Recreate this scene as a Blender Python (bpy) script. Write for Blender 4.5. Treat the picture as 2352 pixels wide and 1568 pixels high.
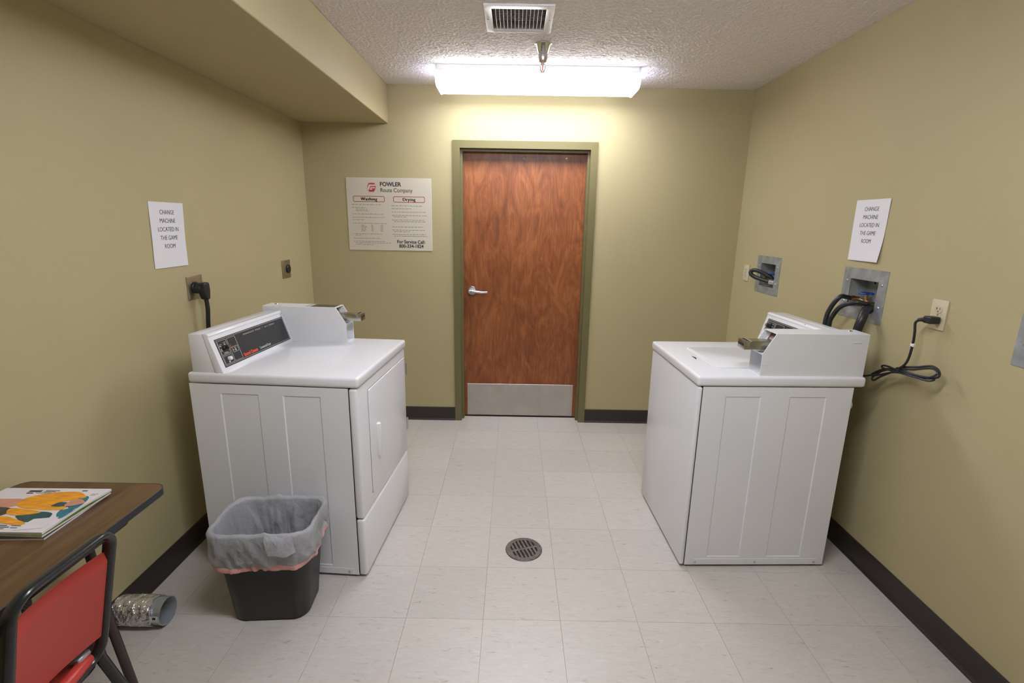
import bpy, bmesh, math, random
from mathutils import Vector, Matrix, Euler
for o in list(bpy.data.objects): bpy.data.objects.remove(o)
SC = bpy.context.scene
COL = SC.collection
R = math.radians
# ------------------------------------------------------------------ camera / world / exposure
cam = bpy.data.cameras.new('camera'); cam.sensor_width = 36.0; cam.sensor_fit = 'HORIZONTAL'
cam.lens = 1142.17 / 2352 * 36; cam.clip_start = 0.02
co = bpy.data.objects.new('camera', cam); COL.objects.link(co)
co.location = (0, 0, 1.5234); co.rotation_euler = (1.33805, -0.01597, 0.00532)
SC.camera = co
w = bpy.data.worlds.new('world'); SC.world = w; w.use_nodes = True
w.node_tree.nodes['Background'].inputs[0].default_value = (0.02, 0.02, 0.02, 1)
w.node_tree.nodes['Background'].inputs[1].default_value = 1.0
SC.view_settings.view_transform = 'Standard'; SC.view_settings.look = 'None'
SC.view_settings.gamma = 1.0; SC.view_settings.use_curve_mapping = False
SC.view_settings.exposure = 0.0
LAMP = 23.0        # radiance of the ceiling light lens in view
LAMP2 = 27.0       # the second ceiling light, behind the camera
# ------------------------------------------------------------------ room numbers (metres)
XL, XR, YB, H = -1.4994, 1.6234, 3.6994, 2.437
YF = -1.5
ZS, XS = 2.185, -0.8894       # soffit underside / face
BB = 0.108                    # baseboard height
# ------------------------------------------------------------------ materials
MATS = {}
def pmat(name, col, rough=.5, metal=0.0, noise=None, bump=None, spec=.5, coat=0.0, emit=None, stretch=(1, 1, 1), col2=None):
    m = bpy.data.materials.new(name); m.use_nodes = True; MATS[name] = m
    nt = m.node_tree; b = nt.nodes['Principled BSDF']
    b.inputs['Base Color'].default_value = (*col, 1); b.inputs['Roughness'].default_value = rough
    b.inputs['Metallic'].default_value = metal; b.inputs['Specular IOR Level'].default_value = spec
    b.inputs['Coat Weight'].default_value = coat
    tc = nt.nodes.new('ShaderNodeTexCoord'); mp = nt.nodes.new('ShaderNodeMapping')
    nt.links.new(tc.outputs['Object'], mp.inputs[0]); mp.inputs['Scale'].default_value = stretch
    if noise:
        n = nt.nodes.new('ShaderNodeTexNoise'); n.inputs['Scale'].default_value = noise[0]; n.inputs['Detail'].default_value = 5
        nt.links.new(mp.outputs[0], n.inputs['Vector'])
        r = nt.nodes.new('ShaderNodeValToRGB'); a = noise[1]
        c2 = col2 or tuple(min(1, c * (1 + a)) for c in col)
        c1 = tuple(c * (1 - a) for c in col) if not col2 else col
        r.color_ramp.elements[0].position = .3; r.color_ramp.elements[1].position = .7
        r.color_ramp.elements[0].color = (*c1, 1); r.color_ramp.elements[1].color = (*c2, 1)
        nt.links.new(n.outputs['Fac'], r.inputs[0]); nt.links.new(r.outputs[0], b.inputs['Base Color'])
    if bump:
        n = nt.nodes.new('ShaderNodeTexNoise'); n.inputs['Scale'].default_value = bump[0]; n.inputs['Detail'].default_value = 3
        nt.links.new(mp.outputs[0], n.inputs['Vector'])
        bp = nt.nodes.new('ShaderNodeBump'); bp.inputs['Strength'].default_value = bump[1]; bp.inputs['Distance'].default_value = bump[2]
        nt.links.new(n.outputs['Fac'], bp.inputs['Height']); nt.links.new(bp.outputs[0], b.inputs['Normal'])
    if emit:
        b.inputs['Emission Color'].default_value = (*emit[0], 1); b.inputs['Emission Strength'].default_value = emit[1]
    return m
pmat('wall_paint', (.46, .395, .222), .62, noise=(1.6, .025), bump=(160, .12, .002), spec=.3)
pmat('soffit_paint', (.46, .395, .222), .62, noise=(1.6, .025), bump=(160, .12, .002), spec=.3)
pmat('frame_paint', (.165, .14, .058), .35, noise=(3, .04), bump=(120, .06, .001))
pmat('baseboard', (.030, .022, .020), .45, noise=(6, .12), bump=(200, .08, .001))
pmat('white_enamel', (.80, .805, .84), .18, bump=(140, .015, .0006), spec=.55)
pmat('white_paint', (.76, .765, .785), .32, bump=(160, .05, .0006))
pmat('white_plastic', (.80, .80, .82), .30)
pmat('panel_black', (.028, .028, .030), .38, noise=(60, .15))
pmat('print_white', (.62, .62, .60), .6)
pmat('print_red', (.75, .06, .025), .5)
pmat('tile_joint', (.20, .18, .16), .8)
pmat('dark_gap', (.015, .014, .014), .8)
pmat('black_rubber', (.018, .018, .021), .42, noise=(20, .2), bump=(60, .08, .002))
pmat('black_plastic', (.014, .014, .016), .35)
pmat('chrome', (.72, .72, .74), .12, 1.0)
pmat('satin_nickel', (.60, .60, .62), .30, 1.0, noise=(40, .05), stretch=(1, 1, 8))
pmat('coin_metal', (.50, .49, .44), .28, 1.0, noise=(30, .08))
pmat('stainless', (.56, .53, .50), .38, 1.0, noise=(9, .06), bump=(70, .03, .001))
pmat('steel_plate', (.50, .46, .38), .32, 1.0, noise=(8, .05))
pmat('galvanized', (.40, .42, .44), .46, .6, noise=(22, .22), bump=(60, .08, .001))
pmat('galvanized_in', (.36, .38, .37), .5, .25, noise=(22, .25))
pmat('duct_metal', (.50, .54, .57), .30, .55, noise=(14, .12))
pmat('foil_tape', (.86, .83, .82), .20, .80, noise=(30, .12), bump=(40, 1.0, .02))
pmat('brass', (.55, .38, .16), .32, 1.0, noise=(30, .2))
pmat('blue_enamel', (.012, .05, .30), .35)
pmat('ivory_plastic', (.60, .53, .37), .38)
pmat('paper', (.78, .76, .79), .75, bump=(30, .05, .001))
pmat('sign_board', (.66, .60, .50), .42, noise=(4, .02))
pmat('ink', (.022, .020, .028), .6)
pmat('ink_grey', (.20, .19, .175), .6)
pmat('sign_red', (.42, .025, .045), .5)
pmat('sign_pink', (.66, .36, .36), .5)
pmat('drain_metal', (.155, .135, .12), .5, .6, noise=(60, .35), bump=(120, .3, .002))
pmat('bin_plastic', (.016, .016, .018), .42, bump=(300, .12, .001))
pmat('drawstring', (.70, .36, .32), .45, noise=(14, .2))
pmat('table_edge', (.018, .019, .023), .45)
pmat('table_steel', (.040, .026, .024), .38, noise=(10, .1))
pmat('chair_frame', (.018, .019, .021), .25, coat=.2)
pmat('chair_red', (.50, .045, .035), .36, bump=(220, .08, .001))
pmat('ceiling_hw', (.74, .73, .74), .35)
pmat('mag_white', (.72, .68, .70), .35, noise=(14, .02))
pmat('mag_orange', (.78, .32, .015), .4, noise=(30, .2), stretch=(1, 4, 1))
pmat('mag_teal', (.02, .17, .22), .4, noise=(18, .3))
pmat('mag_teal_dark', (.012, .075, .085), .4, noise=(18, .2))
pmat('mag_skin', (.58, .27, .18), .4, noise=(20, .15))
pmat('mag_hair', (.06, .05, .04), .4, noise=(40, .4))
pmat('mag_green', (.15, .25, .03), .4, noise=(30, .5))
pmat('mag_dark', (.03, .025, .025), .4, noise=(30, .3))
pmat('sticker', (.72, .72, .74), .4)
pmat('label_dark', (.10, .08, .055), .35, noise=(80, .3))
pmat('label_red', (.17, .045, .028), .4)
pmat('cord_tag', (.85, .85, .82), .5)
pmat('lens', (.9, .9, .9), .4, emit=((.955, .985, 1.07), LAMP))
pmat('lens_rim', (.85, .85, .9), .3, emit=((.93, .93, 1.0), .22))
pmat('lens2', (.9, .9, .9), .4, emit=((.955, .985, 1.07), LAMP2))
pmat('lens_side', (.9, .9, .9), .4, emit=((.955, .985, 1.07), LAMP * .75))
pmat('lens_rear', (.9, .9, .9), .4, emit=((.955, .985, 1.07), LAMP * .20))
pmat('lens2_rear', (.9, .9, .9), .4, emit=((.955, .985, 1.07), LAMP2 * 1.25))
pmat('lens2_side', (.9, .9, .9), .4, emit=((.955, .985, 1.07), LAMP2 * 1.25))

def wood(name, c1, c2, c3, sx, sy, sz, rough, figure, fine_=None):
    m = bpy.data.materials.new(name); m.use_nodes = True; MATS[name] = m
    nt = m.node_tree; b = nt.nodes['Principled BSDF']; L = nt.links.new
    tc = nt.nodes.new('ShaderNodeTexCoord'); mp = nt.nodes.new('ShaderNodeMapping'); mp.inputs['Scale'].default_value = (sx, sy, sz)
    L(tc.outputs['Object'], mp.inputs[0])
    n1 = nt.nodes.new('ShaderNodeTexNoise'); n1.inputs['Scale'].default_value = 1.0; n1.inputs['Detail'].default_value = 9
    n1.inputs['Roughness'].default_value = .62; n1.inputs['Distortion'].default_value = figure
    L(mp.outputs[0], n1.inputs['Vector'])
    mp2 = nt.nodes.new('ShaderNodeMapping'); mp2.inputs['Scale'].default_value = fine_ or (sx * 9, sy * 9, sz * 9); L(tc.outputs['Object'], mp2.inputs[0])
    n2 = nt.nodes.new('ShaderNodeTexNoise'); n2.inputs['Scale'].default_value = 1.0; n2.inputs['Detail'].default_value = 4
    L(mp2.outputs[0], n2.inputs['Vector'])
    n3 = nt.nodes.new('ShaderNodeTexNoise'); n3.inputs['Scale'].default_value = 2.6; n3.inputs['Detail'].default_value = 3
    L(tc.outputs['Object'], n3.inputs['Vector'])
    a = nt.nodes.new('ShaderNodeMath'); a.operation = 'MULTIPLY'; a.inputs[1].default_value = .55; L(n1.outputs['Fac'], a.inputs[0])
    a2 = nt.nodes.new('ShaderNodeMath'); a2.operation = 'MULTIPLY_ADD'; a2.inputs[1].default_value = .26; L(n2.outputs['Fac'], a2.inputs[0]); L(a.outputs[0], a2.inputs[2])
    a3 = nt.nodes.new('ShaderNodeMath'); a3.operation = 'MULTIPLY_ADD'; a3.inputs[1].default_value = .25; L(n3.outputs['Fac'], a3.inputs[0]); L(a2.outputs[0], a3.inputs[2])
    r = nt.nodes.new('ShaderNodeValToRGB'); e = r.color_ramp.elements
    e[0].position = .36; e[0].color = (*c1, 1); e[1].position = .64; e[1].color = (*c3, 1)
    k = e.new(.5); k.color = (*c2, 1)
    L(a3.outputs[0], r.inputs[0]); L(r.outputs[0], b.inputs['Base Color'])
    b.inputs['Roughness'].default_value = rough
    return m
wood('door_wood', (.145, .041, .011), (.240, .071, .020), (.355, .120, .038), 7, 7, 2.6, .36, 3.2, (150, 150, 9))
wood('table_wood', (.060, .030, .012), (.098, .050, .020), (.150, .082, .036), 26, 1.6, 26, .34, .3)

def tile_mat():
    m = bpy.data.materials.new('vinyl_tile'); m.use_nodes = True; MATS['vinyl_tile'] = m
    nt = m.node_tree; b = nt.nodes['Principled BSDF']; L = nt.links.new
    tc = nt.nodes.new('ShaderNodeTexCoord'); oi = nt.nodes.new('ShaderNodeObjectInfo')
    ad = nt.nodes.new('ShaderNodeVectorMath'); ad.operation = 'ADD'
    mul = nt.nodes.new('ShaderNodeMath'); mul.operation = 'MULTIPLY'; mul.inputs[1].default_value = 37.0
    L(oi.outputs['Random'], mul.inputs[0]); L(tc.outputs['Object'], ad.inputs[0]); L(mul.outputs[0], ad.inputs[1])
    mp = nt.nodes.new('ShaderNodeMapping'); mp.inputs['Scale'].default_value = (14, 60, 20); mp.inputs['Rotation'].default_value = (0, 0, .5)
    L(ad.outputs[0], mp.inputs[0])
    n = nt.nodes.new('ShaderNodeTexNoise'); n.inputs['Scale'].default_value = 1.6; n.inputs['Detail'].default_value = 3; n.inputs['Distortion'].default_value = 1.2
    L(mp.outputs[0], n.inputs['Vector'])
    r = nt.nodes.new('ShaderNodeValToRGB'); e = r.color_ramp.elements
    e[0].position = .24; e[0].color = (.36, .325, .285, 1); e[1].position = .35; e[1].color = (.55, .51, .465, 1)
    k = e.new(.62); k.color = (.585, .545, .50, 1); k = e.new(.8); k.color = (.64, .60, .56, 1)
    L(n.outputs['Fac'], r.inputs[0])
    vr = nt.nodes.new('ShaderNodeMapRange'); vr.inputs['To Min'].default_value = .96; vr.inputs['To Max'].default_value = 1.03; L(oi.outputs['Random'], vr.inputs[0])
    mx = nt.nodes.new('ShaderNodeVectorMath'); mx.operation = 'SCALE'; L(r.outputs[0], mx.inputs[0]); L(vr.outputs[0], mx.inputs['Scale'])
    L(mx.outputs[0], b.inputs['Base Color'])
    b.inputs['Roughness'].default_value = .34; b.inputs['Specular IOR Level'].default_value = .45
    n2 = nt.nodes.new('ShaderNodeTexNoise'); n2.inputs['Scale'].default_value = 9; L(ad.outputs[0], n2.inputs['Vector'])
    bp = nt.nodes.new('ShaderNodeBump'); bp.inputs['Strength'].default_value = .08; bp.inputs['Distance'].default_value = .004
    L(n2.outputs['Fac'], bp.inputs['Height']); L(bp.outputs[0], b.inputs['Normal'])
tile_mat()
def popcorn():
    m = bpy.data.materials.new('popcorn_ceiling'); m.use_nodes = True; MATS['popcorn_ceiling'] = m
    nt = m.node_tree; b = nt.nodes['Principled BSDF']; L = nt.links.new
    b.inputs['Base Color'].default_value = (.78, .725, .70, 1); b.inputs['Roughness'].default_value = .85; b.inputs['Specular IOR Level'].default_value = .2
    tc = nt.nodes.new('ShaderNodeTexCoord')
    n = nt.nodes.new('ShaderNodeTexNoise'); n.inputs['Scale'].default_value = 115; n.inputs['Detail'].default_value = 3; n.inputs['Roughness'].default_value = .6
    L(tc.outputs['Object'], n.inputs['Vector'])
    r = nt.nodes.new('ShaderNodeValToRGB'); r.color_ramp.elements[0].position = .42; r.color_ramp.elements[1].position = .66
    L(n.outputs['Fac'], r.inputs[0])
    bp = nt.nodes.new('ShaderNodeBump'); bp.inputs['Strength'].default_value = .75; bp.inputs['Distance'].default_value = .006
    L(r.outputs[0], bp.inputs['Height']); L(bp.outputs[0], b.inputs['Normal'])
popcorn()
pmat('ceiling_relief', (.78, .725, .70), .85, spec=.2)
def liner_mat():
    m = bpy.data.materials.new('bag_film'); m.use_nodes = True; MATS['bag_film'] = m
    nt = m.node_tree; b = nt.nodes['Principled BSDF']; L = nt.links.new
    b.inputs['Base Color'].default_value = (.74, .75, .80, 1); b.inputs['Roughness'].default_value = .38
    tr = nt.nodes.new('ShaderNodeBsdfTransparent'); tl = nt.nodes.new('ShaderNodeBsdfTranslucent'); tl.inputs[0].default_value = (.7, .71, .76, 1)
    tc = nt.nodes.new('ShaderNodeTexCoord'); n = nt.nodes.new('ShaderNodeTexNoise'); n.inputs['Scale'].default_value = 34; n.inputs['Detail'].default_value = 5
    n.inputs['Distortion'].default_value = .7
    L(tc.outputs['Object'], n.inputs['Vector'])
    bp = nt.nodes.new('ShaderNodeBump'); bp.inputs['Strength'].default_value = .85; bp.inputs['Distance'].default_value = .008
    L(n.outputs['Fac'], bp.inputs['Height']); L(bp.outputs[0], b.inputs['Normal'])
    m1 = nt.nodes.new('ShaderNodeMixShader'); m1.inputs[0].default_value = .25; L(b.outputs[0], m1.inputs[1]); L(tl.outputs[0], m1.inputs[2])
    m2 = nt.nodes.new('ShaderNodeMixShader'); m2.inputs[0].default_value = .36; L(m1.outputs[0], m2.inputs[1]); L(tr.outputs[0], m2.inputs[2])
    L(m2.outputs[0], nt.nodes['Material Output'].inputs[0])
liner_mat()
def cap_mat():
    m = bpy.data.materials.new('end_cap_acrylic'); m.use_nodes = True; MATS['end_cap_acrylic'] = m
    nt = m.node_tree; b = nt.nodes['Principled BSDF']; L = nt.links.new
    b.inputs['Base Color'].default_value = (.85, .85, .9, 1); b.inputs['Roughness'].default_value = .35
    tl = nt.nodes.new('ShaderNodeBsdfTranslucent'); tl.inputs[0].default_value = (.85, .85, .92, 1)
    m1 = nt.nodes.new('ShaderNodeMixShader'); m1.inputs[0].default_value = .6; L(b.outputs[0], m1.inputs[1]); L(tl.outputs[0], m1.inputs[2])
    L(m1.outputs[0], nt.nodes['Material Output'].inputs[0])
cap_mat()
# ------------------------------------------------------------------ geometry helpers: each returns (verts, faces)
def box(a, b):
    x0, y0, z0 = a; x1, y1, z1 = b
    x0, x1 = min(x0, x1), max(x0, x1); y0, y1 = min(y0, y1), max(y0, y1); z0, z1 = min(z0, z1), max(z0, z1)
    v = [(x0, y0, z0), (x1, y0, z0), (x1, y1, z0), (x0, y1, z0), (x0, y0, z1), (x1, y0, z1), (x1, y1, z1), (x0, y1, z1)]
    return v, [(0, 3, 2, 1), (4, 5, 6, 7), (0, 1, 5, 4), (1, 2, 6, 5), (2, 3, 7, 6), (3, 0, 4, 7)]
def from_bm(bm):
    bm.verts.index_update(); g = ([tuple(v.co) for v in bm.verts], [tuple(v.index for v in f.verts) for f in bm.faces]); bm.free(); return g
def to_bm(g):
    bm = bmesh.new(); vs = [bm.verts.new(v) for v in g[0]]
    for f in g[1]:
        try: bm.faces.new([vs[i] for i in f])
        except ValueError: pass
    return bm
def bevel(g, r, seg=2, sel=None):
    bm = to_bm(g); bm.normal_update()
    es = [e for e in bm.edges if (sel is None or sel(e))]
    bmesh.ops.bevel(bm, geom=es, offset=r, segments=seg, profile=.5, affect='EDGES', clamp_overlap=True)
    return from_bm(bm)
def rbox(a, b, r, seg=2): return bevel(box(a, b), r, seg)
def prism(poly, fn, w0, w1):
    n = len(poly); v = [fn(p[0], p[1], w0) for p in poly] + [fn(p[0], p[1], w1) for p in poly]
    f = [tuple(range(n))[::-1], tuple(range(n, 2 * n))] + [(i, (i + 1) % n, n + (i + 1) % n, n + i) for i in range(n)]
    return fixn((v, f))
def fixn(g):
    bm = to_bm(g); bmesh.ops.recalc_face_normals(bm, faces=bm.faces[:]); return from_bm(bm)
def catmull(pts, sub=8, closed=False):
    P = [Vector(p) for p in pts]; n = len(P); out = []
    rng = range(n) if closed else range(n - 1)
    for i in rng:
        if closed: a, b, c, d = P[(i - 1) % n], P[i], P[(i + 1) % n], P[(i + 2) % n]
        else: a, b, c, d = P[max(i - 1, 0)], P[i], P[i + 1], P[min(i + 2, n - 1)]
        for k in range(sub):
            t = k / sub
            out.append(.5 * ((2 * b) + (c - a) * t + (2 * a - 5 * b + 4 * c - d) * t * t + (3 * b - a - 3 * c + d) * t ** 3))
    if not closed: out.append(P[-1])
    return out
def tube(pts, r, n=10, closed=False, flat=1.0, up=None):
    P = [Vector(p) for p in pts]; m = len(P); v = []; f = []
    T = []
    for i in range(m):
        if closed: t = P[(i + 1) % m] - P[(i - 1) % m]
        else: t = P[min(i + 1, m - 1)] - P[max(i - 1, 0)]
        T.append(t.normalized())
    nrm = Vector(up) if up else (Vector((0, 0, 1)) if abs(T[0].z) < .9 else Vector((1, 0, 0)))
    for i in range(m):
        nrm = (Vector(up) if up else nrm); nrm = nrm - T[i] * nrm.dot(T[i])
        if nrm.length < 1e-6: nrm = T[i].orthogonal()
        nrm.normalize()
        bi = T[i].cross(nrm)
        rr = r(i / max(1, m - 1)) if callable(r) else r
        for k in range(n):
            a = 2 * math.pi * k / n
            v.append(tuple(P[i] + nrm * (rr * math.cos(a)) + bi * (rr * flat * math.sin(a))))
    for i in range(m if closed else m - 1):
        j = (i + 1) % m
        for k in range(n): f.append((i * n + k, i * n + (k + 1) % n, j * n + (k + 1) % n, j * n + k))
    if not closed:
        f.append(tuple(range(n))[::-1]); f.append(tuple(range((m - 1) * n, m * n)))
    return v, f
def cyl(a, b, r, n=16, r2=None):
    r2 = r if r2 is None else r2
    return tube([a, b], (lambda t: r + (r2 - r) * t), n)
def lathe(prof, n=24, fn=lambda x, y, z: (x, y, z)):
    v = []; f = []; m = len(prof)
    for r, z in prof:
        for k in range(n):
            a = 2 * math.pi * k / n; v.append(fn(r * math.cos(a), r * math.sin(a), z))
    for i in range(m - 1):
        for k in range(n): f.append((i * n + k, i * n + (k + 1) % n, (i + 1) * n + (k + 1) % n, (i + 1) * n + k))
    f.append(tuple(range(n))[::-1]); f.append(tuple(range((m - 1) * n, m * n)))
    return fixn((v, f))
def loft(loops, cap0=True, cap1=True):
    n = len(loops[0]); v = [tuple(p) for L in loops for p in L]; f = []
    for i in range(len(loops) - 1):
        for k in range(n): f.append((i * n + k, i * n + (k + 1) % n, (i + 1) * n + (k + 1) % n, (i + 1) * n + k))
    if cap0: f.append(tuple(range(n))[::-1])
    if cap1: f.append(tuple(range((len(loops) - 1) * n, len(loops) * n)))
    return v, f
def join(*gs):
    v = []; f = []
    for g in gs:
        o = len(v); v += list(g[0]); f += [tuple(i + o for i in q) for q in g[1]]
    return v, f
def move(g, d): return [(x + d[0], y + d[1], z + d[2]) for x, y, z in g[0]], g[1]
def xform(g, fn): return [tuple(fn(*p)) for p in g[0]], g[1]
def sheet(us, vs, holes, fn, thick):
    """slab with rectangular holes; fn(u, v, w) -> xyz, w from 0 (visible face) to thick"""
    us = sorted(set(us)); vs = sorted(set(vs)); V = {}; verts = []; faces = []
    def vid(i, j, k):
        key = (i, j, k)
        if key not in V: V[key] = len(verts); verts.append(fn(us[i], vs[j], thick * k))
        return V[key]
    nu, nv = len(us) - 1, len(vs) - 1
    def solid(i, j):
        if i < 0 or j < 0 or i >= nu or j >= nv: return False
        cu, cv = (us[i] + us[i + 1]) / 2, (vs[j] + vs[j + 1]) / 2
        return not any(h[0] < cu < h[1] and h[2] < cv < h[3] for h in holes)
    for i in range(nu):
        for j in range(nv):
            if not solid(i, j): continue
            faces.append((vid(i, j, 0), vid(i + 1, j, 0), vid(i + 1, j + 1, 0), vid(i, j + 1, 0)))
            faces.append((vid(i, j, 1), vid(i, j + 1, 1), vid(i + 1, j + 1, 1), vid(i + 1, j, 1)))
            if not solid(i - 1, j): faces.append((vid(i, j, 0), vid(i, j + 1, 0), vid(i, j + 1, 1), vid(i, j, 1)))
            if not solid(i + 1, j): faces.append((vid(i + 1, j, 0), vid(i + 1, j, 1), vid(i + 1, j + 1, 1), vid(i + 1, j + 1, 0)))
            if not solid(i, j - 1): faces.append((vid(i, j, 0), vid(i, j, 1), vid(i + 1, j, 1), vid(i + 1, j, 0)))
            if not solid(i, j + 1): faces.append((vid(i, j + 1, 0), vid(i + 1, j + 1, 0), vid(i + 1, j + 1, 1), vid(i, j + 1, 1)))
    return fixn((verts, faces))
def mesh(name, g, mat, sm=35):
    me = bpy.data.meshes.new(name); me.from_pydata([tuple(v) for v in g[0]], [], [tuple(f) for f in g[1]])
    me.materials.append(MATS[mat]); me.update()
    if sm:
        me.shade_smooth(); me.set_sharp_from_angle(angle=R(sm))
    return me
def link(name, me, parent=None, loc=(0, 0, 0), rot=(0, 0, 0), **kw):
    o = bpy.data.objects.new(name, me); COL.objects.link(o); o.location = loc; o.rotation_euler = rot; o.parent = parent
    for k, v in kw.items(): o[k] = v
    return o
def thing(name, label, cat, loc=(0, 0, 0), rotz=0, group=None, kind=None):
    o = link(name, None, None, loc, (0, 0, rotz), label=label)
    if kind: o['kind'] = kind
    else: o['category'] = cat
    if group: o['group'] = group
    return o
def part(parent, name, g, mat, off=(0, 0, 0), sm=35, label=None, fix=False, kind=None):
    if fix: g = fixn(g)
    o = link(name, mesh(name, move(g, [-c for c in off]), mat, sm), parent)
    if label: o['label'] = label
    if kind or name in ('panel_lettering', 'panel_marks', 'panel_lines', 'cover_print', 'fine_print', 'lettering', 'heading', 'slots', 'label_lines'): o['kind'] = 'stuff'
    return o
def struct(name, g, mat, label, sm=0):
    return link(name, mesh(name, g, mat, sm), label=label, kind='structure')
def tg(body, size, mat_fn, align='CENTER', wide=1.0, bold=0.0, depth=.0003, space=1.0):
    """lettering as real thin geometry; mat_fn(x, y, z)->xyz"""
    cu = bpy.data.curves.new('t', 'FONT'); cu.body = body; cu.size = size; cu.align_x = align; cu.align_y = 'CENTER'
    cu.extrude = depth; cu.offset = bold; cu.resolution_u = 4; cu.space_character = space
    ob = bpy.data.objects.new('t', cu); COL.objects.link(ob)
    dg = bpy.context.evaluated_depsgraph_get(); me = ob.evaluated_get(dg).to_mesh()
    v = [mat_fn(p.co.x * wide, p.co.y, p.co.z) for p in me.vertices]; f = [tuple(p.vertices) for p in me.polygons]
    ob.evaluated_get(dg).to_mesh_clear(); bpy.data.objects.remove(ob); bpy.data.curves.remove(cu)
    return v, f
def rrect(w, h, r, n=4, cx=0, cy=0):
    out = []
    for sx, sy, a0 in ((1, 1, 0), (-1, 1, 90), (-1, -1, 180), (1, -1, 270)):
        for k in range(n + 1):
            a = R(a0 + 90 * k / n); out.append((cx + sx * (w / 2 - r) + r * math.cos(a), cy + sy * (h / 2 - r) + r * math.sin(a)))
    return out
def frame_rect(w, h, t, fn, d, r=0):
    """thin rectangular outline as 4 bars"""
    return join(*[xform(box(a, b), fn) for a, b in (((-w / 2, h / 2 - t, 0), (w / 2, h / 2, d)), ((-w / 2, -h / 2, 0), (w / 2, -h / 2 + t, d)),
                ((-w / 2, -h / 2, 0), (-w / 2 + t, h / 2, d)), ((w / 2 - t, -h / 2, 0), (w / 2, h / 2, d)))])
# ================================================================== STRUCTURE
TH = .12
boxes_r = [(3.203, 1.228, .190, .152), (2.312, 1.228, .195, .142), (1.420, 1.222, .195, .150)]   # centre y, z, opening w, h
# floor slab with individual tiles
fl = struct('floor', box((XL - TH, YF - TH, -.08), (XR + TH, YB + .30, -.004)), 'tile_joint', 'pale beige vinyl tile floor')
T = .3048; TX, TY = -.09875, 1.65972; GAP = .00045
full = mesh('tile', box((-T / 2 + GAP, -T / 2 + GAP, -.004), (T / 2 - GAP, T / 2 - GAP, 0)), 'vinyl_tile', 0)
y_end = YB + .26
for i in range(-6, 7):
    for j in range(-12, 9):
        x0, x1 = TX + i * T, TX + (i + 1) * T; y0, y1 = TY + j * T, TY + (j + 1) * T
        cx0, cx1, cy0, cy1 = max(x0, XL), min(x1, XR), max(y0, YF), min(y1, y_end)
        if cx1 - cx0 < .004 or cy1 - cy0 < .004: continue
        if cy0 > YB + .02 and (cx1 < -.45 or cx0 > .6): continue
        c = ((x0 + x1) / 2, (y0 + y1) / 2, 0)
        if (cx0, cx1, cy0, cy1) == (x0, x1, y0, y1): link('tile', full, fl, c)
        else: link('tile', mesh('tile', box((cx0 - c[0] + GAP, cy0 - c[1] + GAP, -.004), (cx1 - c[0] - GAP, cy1 - c[1] - GAP, 0)), 'vinyl_tile', 0), fl, c)
# ceiling with the register opening
vx0, vx1, vy0, vy1 = -.119, .125, 2.430, 2.672
ceil_ = struct('ceiling', sheet([XL - TH, XR + TH, vx0, vx1], [YF - TH, YB + TH, vy0, vy1], [(vx0, vx1, vy0, vy1)], lambda u, v, q: (u, v, H + q), .10),
       'popcorn_ceiling', 'white popcorn textured ceiling')
def relief():
    import numpy as np
    st = .0034; nx = int((XR - XS) / st); ny = int((YB - 2.30) / st)
    xs = np.linspace(XS, XR, nx + 1); ys = np.linspace(2.30, YB, ny + 1)
    rg = np.random.RandomState(4)
    def vn(f, seed):
        g = np.random.RandomState(seed).rand(int((YB - 2.3) * f) + 4, int((XR - XS) * f) + 4)
        u = (xs - XS) * f; v = (ys - 2.3) * f; iu = u.astype(int); iv = v.astype(int); fu = u - iu; fv = v - iv
        fu = fu * fu * (3 - 2 * fu); fv = fv * fv * (3 - 2 * fv)
        a = g[np.ix_(iv, iu)]; b = g[np.ix_(iv, iu + 1)]; c = g[np.ix_(iv + 1, iu)]; d = g[np.ix_(iv + 1, iu + 1)]
        return (a * (1 - fu) + b * fu) * (1 - fv)[:, None] + (c * (1 - fu) + d * fu) * fv[:, None]
    h = np.clip((.62 * vn(120, 1) + .45 * vn(180, 2) + .25 * vn(270, 3) - .50), 0, 1)
    z = H - .0002 - .0060 * h
    X, Y = np.meshgrid(xs, ys); co_ = np.stack([X, Y, z], -1).reshape(-1, 3)
    i, j = np.meshgrid(np.arange(nx), np.arange(ny)); a = (j * (nx + 1) + i)
    cx, cy = (xs[:-1] + st / 2), (ys[:-1] + st / 2); CX, CY = np.meshgrid(cx, cy)
    keep = ~((CX > -.146) & (CX < .154) & (CY > 2.397) & (CY < 2.702))
    a = a[keep]; q = np.stack([a, a + nx + 1, a + nx + 2, a + 1], -1)
    me = bpy.data.meshes.new('popcorn_texture'); me.vertices.add(len(co_)); me.vertices.foreach_set('co', co_.ravel())
    me.loops.add(q.size); me.loops.foreach_set('vertex_index', q.ravel().astype('i4')); me.polygons.add(len(q))
    me.polygons.foreach_set('loop_start', (np.arange(len(q)) * 4).astype('i4')); me.polygons.foreach_set('loop_total', np.full(len(q), 4, 'i4'))
    me.update(calc_edges=True); me.validate(); me.materials.append(MATS['ceiling_relief']); me.shade_smooth()
    link('popcorn_texture', me, ceil_, kind='stuff')
relief()
struct('wall_left', box((XL - TH, YF - TH, -.08), (XL, YB + TH, H)), 'wall_paint', 'tan painted wall behind the dryer')
hr = [(y - w_ / 2, y + w_ / 2, z - h_ / 2, z + h_ / 2) for y, z, w_, h_ in boxes_r]
struct('wall_right', sheet([YF - TH, YB + TH] + [e for q in hr for e in q[:2]], [-.08, H] + [e for q in hr for e in q[2:]], hr, lambda u, v, q: (XR + q, u, v), TH),
       'wall_paint', 'tan painted wall behind the washer')
DX0, DX1, DZ1 = -.4445, .5755, 2.0836          # outside of the door frame
dh = [(DX0 + .025, DX1 - .025, -.08, DZ1 - .025)]
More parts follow.
